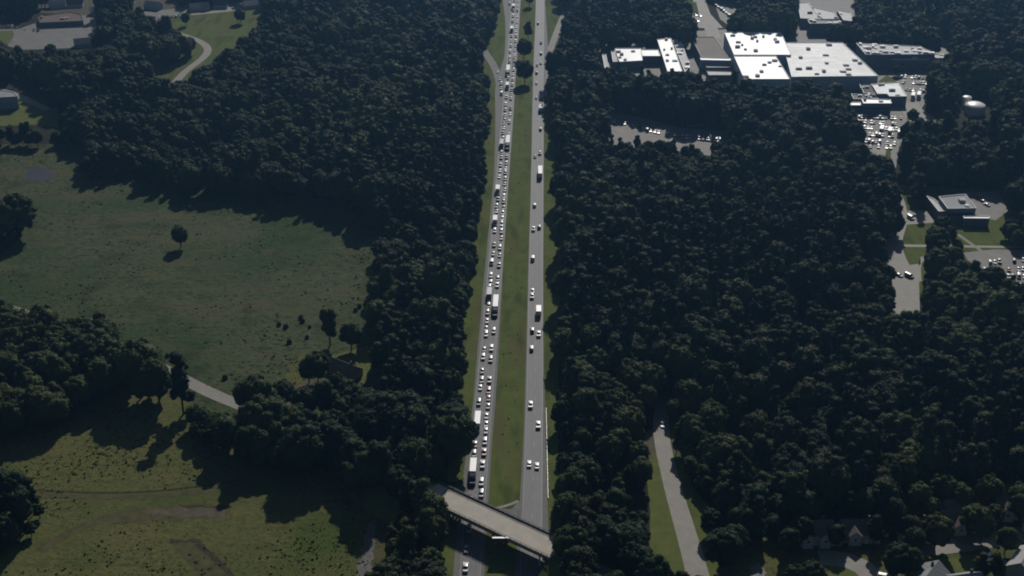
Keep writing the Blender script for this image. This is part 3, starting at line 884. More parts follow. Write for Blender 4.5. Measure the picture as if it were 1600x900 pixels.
for li, (n, p) in enumerate(lmw):
    rk = sorted(own, key=lambda i: (trees[i][0]-p.x)**2+(trees[i][1]-p.y)**2)
    for r_, i in enumerate(rk[:14]):
        if i not in best or r_ < best[i][0]: best[i] = (r_, li)
KW0 = ['broad dark tree', 'round green tree', 'wide dark tree', 'olive tree', 'tall green tree', 'tall dark tree', 'dark pine', 'slim dark pine', 'small bushy tree', 'yellowish tree', 'huge spreading tree']
KW = KW0
NM = ['broadleaf_tree']*6+['pine_tree']*2+['broadleaf_tree']*3
def region(t):
    x, y = P(t[0], t[1])
    if x > 1110 and y > 640: return 'in the wood above the street of houses', 'trees in the wood above the houses'
    if x > 1040: return 'in the wood right of the side road', 'trees in the wood right of the side road'
    if x > 855: return 'in the wood between highway and side road', 'trees between the highway and the side road'
    if x > 560: return 'in the wood left of the highway', 'trees in the wood left of the highway'
    if y > 780: return 'in the copse on the lower pasture', 'trees of the lower pasture copse'
    return 'in the tree belt between field and pasture', 'trees of the belt between field and pasture'
def deep_label(t):
    k = t[3]
    px, py = P(t[0], t[1])
    lv = ('the farmhouse' if py < 620 else 'second jammed truck' if py < 648 else 'lone side-road car' if py < 690 else 'the dirt pull-off' if py < 725
          else 'nearest semi-trailer' if py < 770 else 'the overpass' if py < 840 else 'the bottom edge')
    rt = region(t)[0].replace('in the wood', 'in wood').replace('in the tree belt', 'in belt').replace('field and pasture', 'fields').replace('highway and side road', 'the roads').replace('of the highway', 'of highway')
    if px > 1040: rt = {0: 'just right of side road', 1: 'in wood midway right', 2: 'in wood well right', 3: 'in wood near right edge'}[min(3, int((px-1040)/150))]
    sz = '' if k == 10 else 'large ' if t[4] > 1.25 else '' if t[4] > 1.12 else 'middling ' if t[4] > .98 else 'smallish '
    return '%s%s %s, level with %s' % (sz, KW[k], rt, lv)
LABS = {}
for i in own:
    t = trees[i]
    if len(t) > 7: LABS[i] = t[7]
    elif i in best: LABS[i] = '%s, %s to the %s' % (KW[t[3]], ORD[best[i][0]], lmw[best[i][1]][0])
    else: LABS[i] = deep_label(t)
from collections import defaultdict
same = defaultdict(list)
for i in own: same[LABS[i]].append(i)
for lab, ids in same.items():
    if len(ids) > 1:
        for n_, i in enumerate(sorted(ids, key=lambda i: trees[i][0]/trees[i][1])):
            LABS[i] = lab+', '+('first second third fourth fifth sixth seventh eighth ninth tenth eleventh twelfth thirteenth fourteenth fifteenth sixteenth seventeenth eighteenth nineteenth twentieth'.split()[n_ % 20])+' from left'
            if len(LABS[i].split()) > 16: LABS[i] = LABS[i].replace('lone side-road car', 'side-road car').replace('level with the', 'beside')
for i in own:
    t = trees[i]
    k = t[3]
    sh = t[4] < .5
    root = empty('shrub' if sh else NM[k], (t[0], t[1], -3.2*t[4] if sh else t[2]), t[5])
    root.scale = (t[4], t[4], t[6])
    tag(root, LABS[i], 'shrub' if sh else 'tree', 'shrubs in the field corner' if sh else 'single trees and yard trees' if len(t) > 7 else region(t)[1])
    link('trunk', PROTO[k][2], root)
    link('crown', PROTO[k][1], root)

# all the others: one mass of woodland
rest = [t for i, t in enumerate(trees) if i not in ownset]
lib = bpy.data.collections.new('tree_kinds')
for i, (k, cm, tm, R_, Hh) in enumerate(PROTO):
    bm = bmesh.new(); bm.from_mesh(cm)
    nf = len(bm.faces)
    bm.from_mesh(tm)
    bm.faces.ensure_lookup_table()
    for f in bm.faces[nf:]: f.material_index = 1
    me = bpy.data.meshes.new('tree_kind'); bm.to_mesh(me); bm.free()
    me.materials.append(cm.materials[0]); me.materials.append(M['bark'])
    o = bpy.data.objects.new('kind_%02d' % i, me)
    lib.objects.link(o)
def scatter(name, rows, coll, kindv, label, cat, group=None):
    me = bpy.data.meshes.new(name)
    me.from_pydata([(t[0], t[1], t[2]) for t in rows], [], [])
    a = me.attributes.new('kind_i', 'INT', 'POINT'); a.data.foreach_set('value', [int(t[3]) for t in rows])
    a = me.attributes.new('rot', 'FLOAT_VECTOR', 'POINT'); a.data.foreach_set('vector', [c for t in rows for c in (0.0, 0.0, t[5])])
    a = me.attributes.new('siz', 'FLOAT_VECTOR', 'POINT'); a.data.foreach_set('vector', [c for t in rows for c in (t[4], t[4], t[6])])
    o = link(name, me)
    ng = bpy.data.node_groups.new(name, 'GeometryNodeTree')
    ng.interface.new_socket('Geometry', in_out='INPUT', socket_type='NodeSocketGeometry')
    ng.interface.new_socket('Geometry', in_out='OUTPUT', socket_type='NodeSocketGeometry')
    gi = ng.nodes.new('NodeGroupInput'); go = ng.nodes.new('NodeGroupOutput')
    ci = ng.nodes.new('GeometryNodeCollectionInfo')
    ci.inputs[0].default_value = coll
    ci.inputs[1].default_value = True; ci.inputs[2].default_value = True
    ip = ng.nodes.new('GeometryNodeInstanceOnPoints')
    ip.inputs['Pick Instance'].default_value = True
    def na(nm, ty):
        n = ng.nodes.new('GeometryNodeInputNamedAttribute'); n.data_type = ty; n.inputs[0].default_value = nm
        return n.outputs[0]
    L = ng.links.new
    L(gi.outputs[0], ip.inputs['Points']); L(ci.outputs[0], ip.inputs['Instance'])
    L(na('kind_i', 'INT'), ip.inputs['Instance Index'])
    e2r = ng.nodes.new('FunctionNodeEulerToRotation')
    L(na('rot', 'FLOAT_VECTOR'), e2r.inputs[0]); L(e2r.outputs[0], ip.inputs['Rotation'])
    L(na('siz', 'FLOAT_VECTOR'), ip.inputs['Scale'])
    L(ip.outputs[0], go.inputs[0])
    md = o.modifiers.new('scatter', 'NODES'); md.node_group = ng
    tag(o, label, cat, group, 'stuff')
    return o
scatter('woodland', rest, lib, None, 'dense dark green woodland running away on both sides of the highway', 'woodland')

# rough growth in the fields
wl = bpy.data.collections.new('weed_kinds')
for i in range(3):
    r = np.random.default_rng(50+i)
    V, F = [], []
    for _ in range(26):
        a = r.uniform(0, 2*PI); rr = r.uniform(0, .8); h = r.uniform(.25, .8)
        x, y = rr*math.cos(a), rr*math.sin(a); w = r.uniform(.12, .3); b = r.uniform(0, PI)
        k = len(V)
        V += [(x-w*math.cos(b), y-w*math.sin(b), 0), (x+w*math.cos(b), y+w*math.sin(b), 0), (x+r.uniform(-.3, .3), y+r.uniform(-.3, .3), h)]
        F.append((k, k+1, k+2))
    me = bpy.data.meshes.new('weed'); me.from_pydata(V, [], F); me.materials.append(M['weed'])
    wl.objects.link(bpy.data.objects.new('weed_%d' % i, me))
weeds = []
for poly, n in ((FIELD, 26000), (PAST, 26000), (VERGE, 900)):
    w = [tuple(G(*p))[:2] for p in poly]
    x0, x1 = min(p[0] for p in w), max(p[0] for p in w); y0, y1 = min(p[1] for p in w), max(p[1] for p in w)
    c = 0
    while c < n:
        x, y = random.uniform(x0, x1), random.uniform(y0, y1)
        c += 1
        if not inside((x, y), w): continue
        if poly is VERGE:
            q1 = lane_at('L1', y)[0].x; q2 = lane_at('R2', y)[0].x; q3 = lane_at('L2', y)[0].x; q4 = lane_at('R1', y)[0].x
            if q1-7 < x < q3+5 or q4-5 < x < q2+7: continue
        if poly is not VERGE and vnoise(x, y, 11)+.8*vnoise(x+70, y-40, 33)+random.uniform(-1, 1) < .55: continue
        s = random.choice((.2, .3, .3, .4, .4, .5, .8)) if poly is not VERGE else random.uniform(.3, .7)
        weeds.append([x, y, .02, random.randrange(3), s, random.uniform(0, 6.28), s*random.uniform(.6, 1.1)])
scatter('undergrowth', weeds, wl, None, 'rough weeds and tufts scattered over the fields and verges', 'undergrowth')

# ------------------------------------------------------------------ the bridge
br = empty('overpass_bridge', (mid.x, mid.y, 0), math.atan2(axis.y, axis.x))
tag(br, 'pale concrete overpass carrying a country road slantwise over the highway', 'bridge')
L_ = bl
mb = MB(); mb.box((-L_, -half_w, BZ-.45), (L_, half_w, BZ)); mb.build('deck', M['concrete'], br)
for s in (1, -1):
    y0, y1 = (half_w, half_w+.32) if s > 0 else (-half_w-.32, -half_w)
    mb = MB()
    mb.box((-L_, y0, BZ-.5), (L_, y1, BZ+.62))
    p = mb.build('parapet', M['concrete'] if s < 0 else M['rail_dark'], br)
    ym = (y0+y1)/2
    mb = MB()
    k = -L_+.6
    while k < L_-.5:
        mb.box((k-.05, ym-.05, BZ+.62), (k+.05, ym+.05, BZ+1.05)); k += 2.4
    mb.box((-L_, ym-.08, BZ+1.05), (L_, ym+.08, BZ+1.2))
    mb.build('handrail', M['rail_dark'], p)
for j in range(5):
    yy = -half_w+.5+j*(2*half_w-1)/4
    mb = MB()
    mb.box((-L_+.8, yy-.22, BZ-1.75), (L_-.8, yy+.22, BZ-1.6)); mb.box((-L_+.8, yy-.06, BZ-1.6), (L_-.8, yy+.06, BZ-.6)); mb.box((-L_+.8, yy-.22, BZ-.6), (L_-.8, yy+.22, BZ-.45))
    mb.build('girder', M['steel_brown'], br)
# expansion joint
mb = MB(); mb.box((-L_+5.3, -half_w+.02, BZ), (-L_+5.6, half_w-.02, BZ+.02)); mb.build('expansion_joint', M['rail_dark'], br)
def carriage_s(k):      # where along the bridge a lane passes
    best_ = None
    for Y in range(380, 470):
        q, _ = lane_at(k, Y)
        s = (Vector((q.x, q.y, 0))-Vector((mid.x, mid.y, 0)))
        off = abs(s.dot(perp))
        if best_ is None or off < best_[0]: best_ = (off, s.dot(axis))
    return best_[1]
sL1, sL2, sR1, sR2 = carriage_s('L1'), carriage_s('L2'), carriage_s('R1'), carriage_s('R2')
for s in (sL1-7.0, (sL2+sR1)/2, sR2+7.0):
    cap = MB(); cap.box((s-.5, -half_w+.2, BZ-2.75), (s+.5, half_w-.2, BZ-1.75))
    pc = cap.build('pier', M['concrete_d'], br)
    for yy in (-4.2, -1.4, 1.4, 4.2):
        m2 = MB(); m2.cyl((s, yy), .42, -.2, BZ-2.75, 12); m2.build('column', M['concrete_d'], pc)
for s in (-1, 1):
    mb = MB()
    x0, x1 = (-L_-.6, -L_+.8) if s < 0 else (L_-.8, L_+.6)
    mb.box((x0, -half_w-.3, -.2), (x1, half_w+.3, BZ-.46))
    ab = mb.build('abutment', M['concrete_d'], br)
    mb = MB()      # paved slope under the end span
    e = x1 if s < 0 else x0
    t = (sL1-7.6) if s < 0 else (sR2+7.6)
    hh = min(BZ-2.2, abs(t-e)*.9)
    ys = half_w+.2
    mb.add([(e, -ys, hh), (e, ys, hh), (t, ys, .13), (t, -ys, .13), (e, -ys, -.1), (e, ys, -.1), (t, ys, -.1), (t, -ys, -.1)],
           [(0, 1, 2, 3), (7, 6, 5, 4), (0, 3, 7, 4), (1, 5, 6, 2), (0, 4, 5, 1), (3, 2, 6, 7)])
    mb.build('slope_paving', M['concrete_d'], ab)
# sign hung on the near side
sp_ = G(782.5, 842, BZ-.3)
sg = empty('road_sign', (sp_.x, sp_.y, BZ-.3))
tag(sg, 'wide brown sign panel with bright top edge hung on the overpass side', 'sign')
mb = MB(); mb.box((-3.0, -.12, -1.6), (3.0, 0, .75)); mb.build('panel', M['sign_brown'], sg)
mb = MB(); mb.box((-3.15, -.75, .78), (3.15, .02, .9)); mb.build('lit_top_edge', M['trailer_white'], sg)  # added white slab, stands in for light along the panel's top edge
mb = MB()
for x in (-2.2, 0, 2.2): mb.bar((x, 0.0, -.2), (x, 1.3, -.2), .12, .12); mb.bar((x, 0.0, .6), (x, 1.3, .3), .12, .12)
mb.build('bracket', M['galv'], sg)
pw = G(843, 885)
pp = MB(); pp.cyl((0, 0), .28, 0, 4.2, 10); pp.cyl((0, 0), .34, 4.2, 4.4, 10)
po = pp.build('marker_post', M['trailer_white']); po.location = (pw.x, pw.y, .05)
tag(po, 'thick white post under the right end of the overpass', 'post')
# guardrail on the right
gr = empty('guardrail', (0, 0, 0))
tag(gr, 'low metal guardrail along the right edge of the right carriageway', 'guardrail')
pts = [G(853.3+(y-640)*.022, y) for y in range(640, 790, 10)]
mb = MB()
for a, b in zip(pts, pts[1:]): mb.bar((a.x, a.y, .65), (b.x, b.y, .65), .06, .3)
mb.build('rail', M['galv'], gr)
mb = MB()
for a in resample(pts, 4): mb.box((a.x+.05, a.y-.06, 0), (a.x+.17, a.y+.06, .72))
o = mb.build('post', M['galv'], gr); o['kind'] = 'stuff'
# median crossover by the bridge
sheet('median_gravel', [(765, 800), (778, 795), (800, 796), (809, 784), (813, 786), (808, 815), (800, 830), (762, 830)], .035, M['shoulder'])
ribbon('median_gutter', [G(773, 795), G(790, 797), G(803, 793), G(810, 783)], 1.5, .055, M['concrete_d'])

# ------------------------------------------------------------------ vehicles
def loft(mb, secs, m=0, caps=True):
    """secs: list of (y, [(x,z)...]) cross sections"""
    n = len(secs[0][1]); k0 = len(mb.v)
    vs = [(x, y, z) for y, s in secs for (x, z) in s]
    fs = []
    for i in range(len(secs)-1):
        for j in range(n):
            a = i*n+j; b = i*n+(j+1) % n
            fs.append((a, b, b+n, a+n))
    if caps:
        fs.append(tuple(reversed(range(n)))); fs.append(tuple(range((len(secs)-1)*n, len(secs)*n)))
    mb.add(vs, fs, m)
def sec(w, z0, z1, r=.12):
    return [(-w, z0+r*.6), (-w*.94, z0), (w*.94, z0), (w, z0+r*.6), (w, z1-r), (w*.90, z1), (-w*.90, z1), (-w, z1-r)]
def cab(w, wt, z0, z1):
    return [(-w, z0), (w, z0), (wt, z1-.06), (wt*.86, z1), (-wt*.86, z1), (-wt, z1-.06)]
CARK = {
 # body sections (front is -y), cabin sections
 'saloon': dict(L=4.7, w=.90, body=[(-2.35, .78, .30, .58), (-2.2, .88, .24, .72), (-1.1, .9, .22, .86), (1.3, .9, .22, .92), (2.2, .86, .26, .90), (2.35, .78, .32, .66)],
                cabin=[(-1.05, .80, .80, .84, .88), (-.35, .80, .64, .88, 1.40), (.85, .80, .64, .9, 1.42), (1.65, .78, .76, .9, .96)]),
 'suv': dict(L=4.8, w=.95, body=[(-2.4, .82, .36, .75), (-2.25, .93, .3, .95), (-1.1, .95, .28, 1.02), (1.9, .95, .28, 1.05), (2.4, .9, .34, 1.0)],
             cabin=[(-1.1, .85, .85, 1.0, 1.05), (-.5, .85, .72, 1.02, 1.68), (1.9, .85, .72, 1.03, 1.70), (2.3, .83, .80, 1.0, 1.08)]),
 'pickup': dict(L=5.5, w=.97, body=[(-2.75, .84, .38, .8), (-2.6, .95, .32, 1.0), (-1.3, .97, .3, 1.05), (2.6, .97, .34, 1.05), (2.75, .95, .38, 1.02)],
                cabin=[(-1.3, .85, .85, 1.03, 1.08), (-.7, .85, .74, 1.05, 1.75), (.6, .85, .74, 1.05, 1.75), (.85, .85, .82, 1.05, 1.1)]),
 'van': dict(L=5.2, w=1.0, body=[(-2.6, .85, .36, .9), (-2.4, .97, .3, 1.1), (-1.7, 1.0, .3, 1.2), (2.5, 1.0, .32, 1.25), (2.6, .97, .36, 1.2)],
             cabin=[(-1.75, .94, .92, 1.18, 1.22), (-1.0, .95, .86, 1.2, 2.05), (2.35, .95, .86, 1.22, 2.1), (2.55, .95, .90, 1.2, 1.4)]),
}
def roof_patch(mb, cs, m):      # the painted roof skin on top of the glasshouse
    (y1, w1, t1, z1, h1), (y2, w2, t2, z2, h2) = cs[1], cs[2]
    mb.add([(-t1*.9, y1, h1+.012), (t1*.9, y1, h1+.012), (t2*.9, y2, h2+.012), (-t2*.9, y2, h2+.012),
            (-t1*.45, y1-.02, h1+.05), (t1*.45, y1-.02, h1+.05), (t2*.45, y2+.02, h2+.05), (-t2*.45, y2+.02, h2+.05)],
           [(0, 1, 5, 4), (4, 5, 6, 7), (1, 2, 6, 5), (2, 3, 7, 6), (3, 0, 4, 7)], m)
def car_pieces(kind):
    c = CARK[kind]
    body = MB(); loft(body, [(y, sec(w, z0, z1)) for (y, w, z0, z1) in c['body']])
    roof_patch(body, c['cabin'], 0)
    if kind == 'pickup':
        body.box((-.97, .9, 1.05), (-.86, 2.7, 1.22)); body.box((.86, .9, 1.05), (.97, 2.7, 1.22)); body.box((-.86, 2.6, 1.05), (.86, 2.7, 1.2))
    win = MB(); loft(win, [(y, cab(w, wt, z0, z1)) for (y, w, wt, z0, z1) in c['cabin']])
    wh = MB()
    n = 12
    vs = []
    for x in (-.11, .11):
        vs += [(x, .33*math.cos(2*PI*i/n), .33*math.sin(2*PI*i/n)) for i in range(n)]
    wh.add(vs, [(i, (i+1) % n, n+(i+1) % n, n+i) for i in range(n)]+[tuple(range(n, 2*n)), tuple(reversed(range(n)))])
    lamp = MB(); lamp.box((-.17, -.05, -.07), (.17, .05, .07))
    return body, win, wh, lamp, c
CAR = {}
for kind in CARK:
    body, win, wh, lamp, c = car_pieces(kind)
    far = MB(); far.v = list(body.v); far.f = list(body.f); far.mi = [0]*len(body.f)
    far.add(win.v, win.f, 1)
    yw = c['L']*.31
    for sx in (-1, 1):
        for sy in (-1, 1):
            far.add([(v[0]+sx*(c['w']-.1), v[1]+sy*yw, v[2]+.33) for v in wh.v], wh.f, 2)
    CAR[kind] = dict(body={}, far={}, win=win.mesh('windows', M['glass']), wheel=wh.mesh('wheel', M['rubber']),
                     tail=lamp.mesh('tail_light', M['tail_red']), head=lamp.mesh('headlight', M['lamp_clear']), c=c)
    for pn, pm in PAINTS.items():
        CAR[kind]['body'][pn] = body.mesh('body', pm)
        CAR[kind]['far'][pn] = far.mesh('car', [pm, M['glass'], M['rubber']])
WORDS = {'saloon': 'saloon', 'suv': 'estate car', 'pickup': 'pickup truck', 'van': 'van'}
NAMES = {'saloon': 'car', 'suv': 'car', 'pickup': 'pickup_truck', 'van': 'van'}
def add_car(loc, heading, kind, col, label, group, full):
    """heading: angle the nose (-y) points to"""
    d = CAR[kind]
    if full:
        r = empty(NAMES[kind], loc, heading)
        link('body', d['body'][col], r); link('windows', d['win'], r)
        c = d['c']; yw = c['L']*.31
        for sx in (-1, 1):
            for sy in (-1, 1):
                w = link('wheel', d['wheel'], r); w.location = (sx*(c['w']-.1), sy*yw, .33)
            h = link('headlight', d['head'], r); h.location = (sx*c['w']*.68, -c['L']/2+.06, .62)
            t = link('tail_light', d['tail'], r); t.location = (sx*c['w']*.72, c['L']/2-.03, .78)
    else:
        r = link(NAMES[kind], d['far'][col]); r.location = loc; r.rotation_euler = (0, 0, heading)
    tag(r, label, {'saloon': 'car', 'suv': 'car', 'pickup': 'pickup truck', 'van': 'van'}[kind], group)
    return r

def make_semi(loc, heading, label, group, ln=13.5, cabcol='dark blue', box=M['trailer_white'], hgt=4.05):
    r = empty('semi_truck', loc, heading)
    tag(r, label, 'truck', group)
    y0 = -ln/2+1.0
    mb = MB(); mb.box((-1.28, y0, 1.15), (1.28, y0+ln, hgt)); tr = mb.build('trailer', box, r)
    mb = MB(); mb.box((-1.2, y0+ln, 1.2), (-.03, y0+ln+.04, hgt-.1)); mb.box((.03, y0+ln, 1.2), (1.2, y0+ln+.04, hgt-.1)); mb.build('rear_door', M['trim'], tr)
    mb = MB(); mb.box((-.5, y0+.3, .75), (.5, y0+ln, 1.14)); mb.build('chassis', M['rail_dark'], r)
    pm = PAINTS[cabcol]
    mb = MB()
    loft(mb, [(y0-5.1, sec(.95, .5, 1.5, .2)), (y0-4.9, sec(1.1, .45, 1.75, .2)), (y0-3.4, sec(1.2, .45, 1.95, .2)), (y0-3.0, sec(1.22, .45, 2.9, .3)), (y0-2.2, sec(1.22, .45, 3.3, .3)), (y0-.7, sec(1.22, .45, 3.75, .3))])
    cb = mb.build('cab', pm, r)
    mb = MB(); mb.add([(-1.0, y0-3.42, 2.0), (1.0, y0-3.42, 2.0), (.95, y0-3.06, 2.8), (-.95, y0-3.06, 2.8)], [(0, 1, 2, 3)]); mb.build('windscreen', M['glass'], cb)
    for yy in (y0-4.2, y0-1.0, y0+.2, y0+ln-2.6, y0+ln-1.3):
        for sx in (-1, 1):
            w = link('wheel', CAR['van']['wheel'], r); w.location = (sx*1.08, yy, .5); w.scale = (2.0, 1.5, 1.5)
    return r
def make_box(loc, heading, label, group, cabcol='white', ln=6.5, hgt=3.5, box=M['trailer_white']):
    r = empty('box_truck', loc, heading)
    tag(r, label, 'truck', group)
    y0 = -ln/2+1.1
    mb = MB(); mb.box((-1.22, y0, .95), (1.22, y0+ln, hgt)); tr = mb.build('cargo_box', box, r)
    mb = MB(); mb.box((-1.1, y0+ln, 1.0), (1.1, y0+ln+.04, hgt-.15)); mb.build('roller_door', M['trim'], tr)
    mb = MB()
    loft(mb, [(y0-2.3, sec(.95, .45, 1.1, .15)), (y0-2.1, sec(1.02, .4, 1.3, .15)), (y0-1.5, sec(1.05, .4, 1.45, .15)), (y0-1.0, sec(1.05, .4, 2.2, .2)), (y0-.1, sec(1.05, .4, 2.35, .2))])
    cb = mb.build('cab', PAINTS[cabcol], r)
    mb = MB(); mb.add([(-.85, y0-1.52, 1.5), (.85, y0-1.52, 1.5), (.82, y0-1.06, 2.12), (-.82, y0-1.06, 2.12)], [(0, 1, 2, 3)]); mb.build('windscreen', M['glass'], cb)
    for yy in (y0-1.5, y0+ln-1.6):
        for sx in (-1, 1):
            w = link('wheel', CAR['van']['wheel'], r); w.location = (sx*.98, yy, .43); w.scale = (1.6, 1.3, 1.3)
    return r

NUM = 'first second third fourth fifth sixth seventh eighth ninth tenth eleventh twelfth thirteenth fourteenth fifteenth sixteenth seventeenth eighteenth nineteenth twentieth twenty-first twenty-second'.split()
def nth(i):
    if i < 20: return NUM[i]
    t = {2: 'twent', 3: 'thirt', 4: 'fort'}[(i+1)//10]
    return t+'ieth' if (i+1) % 10 == 0 else t+'y-'+NUM[(i+1) % 10-1]
Lane = {
 'L1': [(884, 'c'), (855, 'c'), (824, 'c'), (779, 'c'), (728, 'H'), (707, 'c'), (691.5, 'c'), (654, 'G'), (626.5, 'c'), (603, 'c'), (592, 'c'), (577, 'r'), (555.5, 'w'), (543.5, 'c'), (520, 'w'), (510.5, 'c'), (499, 'c'),
        (486, 'c'), (475.5, 'c'), (456, 'D'), (447, 'c'), (440, 'c'), (428.5, 'w'), (407, 'V'), (394, 'c'), (380, 'c'), (358.5, 'w'), (341, 'B'), (328, 'c'), (320, 'w'), (309, 'c'), (293, 'B'), (274, 'w'), (264.5, 'w'),
        (256, 'c'), (244, 'c'), (237, 'c'), (222, 'D'), (214.5, 'c'), (206, 'c'), (198, 'w'), (191, 'c'), (186, 'c'), (178.5, 'w'), (170, 'c'), (161.5, 'w'), (150, 'w'), (131, 'B'), (121, 'c'), (106, 'S'), (95, 'c'), (89, 'c'),
        (79, 'c'), (70, 'w'), (63, 'c'), (54.5, 'w'), (43, 'B'), (32, 'c'), (23.5, 'w'), (15, 'c'), (8, 'B'), (0, 'c')],
 'L2': [(788, 'c'), (769, 'c'), (751, 'c'), (723, 'w'), (704, 'r'), (687.5, 'w'), (670.5, 'c'), (660, 'w'), (647.5, 'c'), (632, 'c'), (619.5, 'r'), (608.5, 'r'), (591, 'c'), (559.5, 'c'), (542, 'w'), (515, 'c'), (471, 'S'), (443, 'w'),
        (433.5, 'c'), (412, 'c'), (396.5, 'c'), (385, 'w'), (369.5, 'c'), (359.5, 'c'), (353, 'w'), (347.5, 'c'), (339.5, 'w'), (331, 'w'), (322.5, 'c'), (313, 'c'), (305, 'w'), (294.5, 'c'), (285, 'c'), (277.5, 'c'), (268, 'c'),
        (261, 'w'), (253.5, 'c'), (243.5, 'c'), (218, 'S'), (208, 'c'), (189, 'w'), (176.5, 'w'), (167.5, 'c'), (152, 'w'), (146, 'c'), (139, 'c'), (130.5, 'c'), (123, 'c'), (114.5, 'c'), (107.5, 'w'), (101, 'c'), (96, 'c'),
        (90, 'c'), (84, 'w'), (77, 'c'), (70, 'c'), (63, 'w'), (55, 'c'), (47, 'w'), (41, 'w'), (33, 'c'), (24, 'w'), (15, 'c'), (7.5, 'w'), (1, 'c')],
 'R1': [(722, 'w'), (630, 'w'), (542, 'w'), (513.5, 'c'), (460.5, 'p'), (453, 'w'), (400, 'V'), (355.5, 'w'), (318.7, 'w'), (242.5, 'c'), (151, 'c'), (128, 'w'), (112, 'c'), (100, 'c'), (35, 'w')],
 'R2': [(725, 'w'), (661.5, 'p'), (519.5, 'w'), (480, 'B'), (352.5, 'c'), (264, 'S'), (237, 'p'), (200, 'c'), (165, 'D'), (151, 'w'), (141, 'c'), (97, 'c'), (82, 'w'), (65, 'c')],
}
LN = {'L1': 'outer jammed lane', 'L2': 'inner jammed lane', 'R1': 'inner outbound lane', 'R2': 'outer outbound lane'}
rc = random.Random(5)
near_word = {0: 'the overpass'}
for k, lst in Lane.items():
    ref = 'the overpass'; cnt = 0; tno = 0; below = 0
    for (y, ty) in lst:
        h = {'S': 4.0, 'G': 3.9, 'H': 4.0, 'B': 3.5, 'D': 3.4, 'V': 2.1}.get(ty, 1.45)
        p = G(lane_x(k, y), y, h)
        q, d = lane_at(k, p.y)
        toward = k[0] == 'L'
        head = math.atan2(d.y, d.x)-PI/2      # +y local along d, nose (-y) towards the camera
        if not toward: head += PI
        loc = Vector((q.x+rc.uniform(-.25, .25), p.y, .082))
        grp = 'vehicles jammed on the left carriageway' if toward else 'vehicles driving away on the right carriageway'
        full = y > 290
        if ty in 'SBDGH':
            tno += 1
            if ty in 'SH': nm = 'white semi-trailer truck'
            elif ty in 'BG': nm = 'white box truck'
            else: nm = 'dark box truck'
            lab = '%s, %s truck up from the overpass, %s' % (nm, NUM[tno-1], LN[k])
            if ty == 'H': make_semi(loc, head, lab, grp, ln=9.5, cabcol='black')
            elif ty == 'G': make_box(loc, head, lab, grp, cabcol='grey', ln=10, hgt=3.9)
            elif ty == 'S': make_semi(loc, head, lab, grp, ln=13.5 if y > 500 else 12.5, cabcol=rc.choice(('dark blue', 'grey', 'black')))
            elif ty == 'B': make_box(loc, head, lab, grp, cabcol=rc.choice(('white', 'silver')))
            else: make_box(loc, head, lab, grp, cabcol='grey', box=PAINTS['grey'], ln=8)
            ref = 'the %s truck' % NUM[tno-1]; cnt = 0
            continue
        col = {'c': rc.choice(('silver', 'grey', 'black', 'grey', 'dark blue', 'silver', 'tan')), 'w': rc.choice(('white', 'white', 'silver')), 'r': 'dark red', 'V': 'white', 'p': 'silver'}[ty]
        kd = 'van' if ty == 'V' else 'pickup' if ty == 'p' else rc.choice(('saloon', 'saloon', 'suv', 'suv', 'pickup'))
        if y > 800:
            below += 1
            lab = '%s %s on this side of the overpass, %s from the bottom edge' % (col, WORDS[kd], NUM[below-1])
        else:
            cnt += 1
            lab = '%s %s %s beyond %s, %s' % (col, WORDS[kd], nth(cnt-1), ref, LN[k])
        add_car(loc, head, kd, col, lab, grp, full)
# vehicles queueing on the slip road and other roads
for i, (x, y, kd, col) in enumerate([(778, 110, 'saloon', 'silver'), (781, 122, 'saloon', 'grey'), (783, 129, 'suv', 'silver'), (783, 136, 'saloon', 'grey'), (783.5, 145, 'van', 'white'), (796, 4.5, 'suv', 'grey')]):
    p = G(x, y, 1.4)
    add_car((p.x, p.y, .08), -.05, kd, col, '%s %s queueing on the slip road beside the jam, %s from its top' % (col, WORDS[kd], NUM[i]), 'vehicles on the slip road', False)
p = G(1036, 660, 1.5)
add_car((p.x, p.y, .065), -.12, 'saloon', 'white', 'white saloon car driving alone on the side road between the woods', None, True)
p = G(1088, 30, 1.5)
for i, (x, y) in enumerate([(1087, 22), (1094, 23), (1090, 31)]):
    p = G(x, y, 1.4)
    add_car((p.x, p.y, .06), .3, 'saloon', ('white', 'white', 'silver')[i], '%s car on the small square lot above the brown roof, %s of three' % (('white', 'white', 'silver')[i], ('upper left', 'upper right', 'lowest')[i]), 'cars on the small square lot', False)

def park_row(a, b, n, name, row, heading, grp, skip=.15, full=False, big=None, z=.06):
    a = G(*a, 1.3); b = G(*b, 1.3)
    for i in range(n):
        if rc.random() < skip: continue
        p = a.lerp(b, i/(max(1, n-1)))
        col = rc.choice(('white', 'silver', 'grey', 'black', 'silver', 'white', 'dark blue', 'dark red', 'grey', 'tan'))
        kd = rc.choice(('saloon', 'suv', 'saloon', 'suv', 'pickup', 'van'))
        add_car((p.x+rc.uniform(-.2, .2), p.y+rc.uniform(-.3, .3), z), heading+rc.uniform(-.05, .05)+(PI if rc.random() < .3 else 0), kd, col,
                '%s %s, %s of the %s, %s from left' % (col, WORDS[kd], row, name, NUM[i]), grp, full)
FP = 'factory car park'
park_row((1343, 181), (1408, 183), 15, FP, 'top row', -.3, 'cars in the factory car park')
park_row((1338, 188), (1400, 192), 14, FP, 'second row', -.3, 'cars in the factory car park', .3)
park_row((1340, 197), (1412, 201), 14, FP, 'third row', -.3, 'cars in the factory car park', .25)
park_row((1344, 208), (1400, 211), 12, FP, 'fourth row', -.3, 'cars in the factory car park', .35)
park_row((1352, 219), (1398, 223), 9, FP, 'fifth row', -.3, 'cars in the factory car park', .3)
park_row((1360, 227), (1392, 229), 6, FP, 'lowest row', -.3, 'cars in the factory car park', .2)
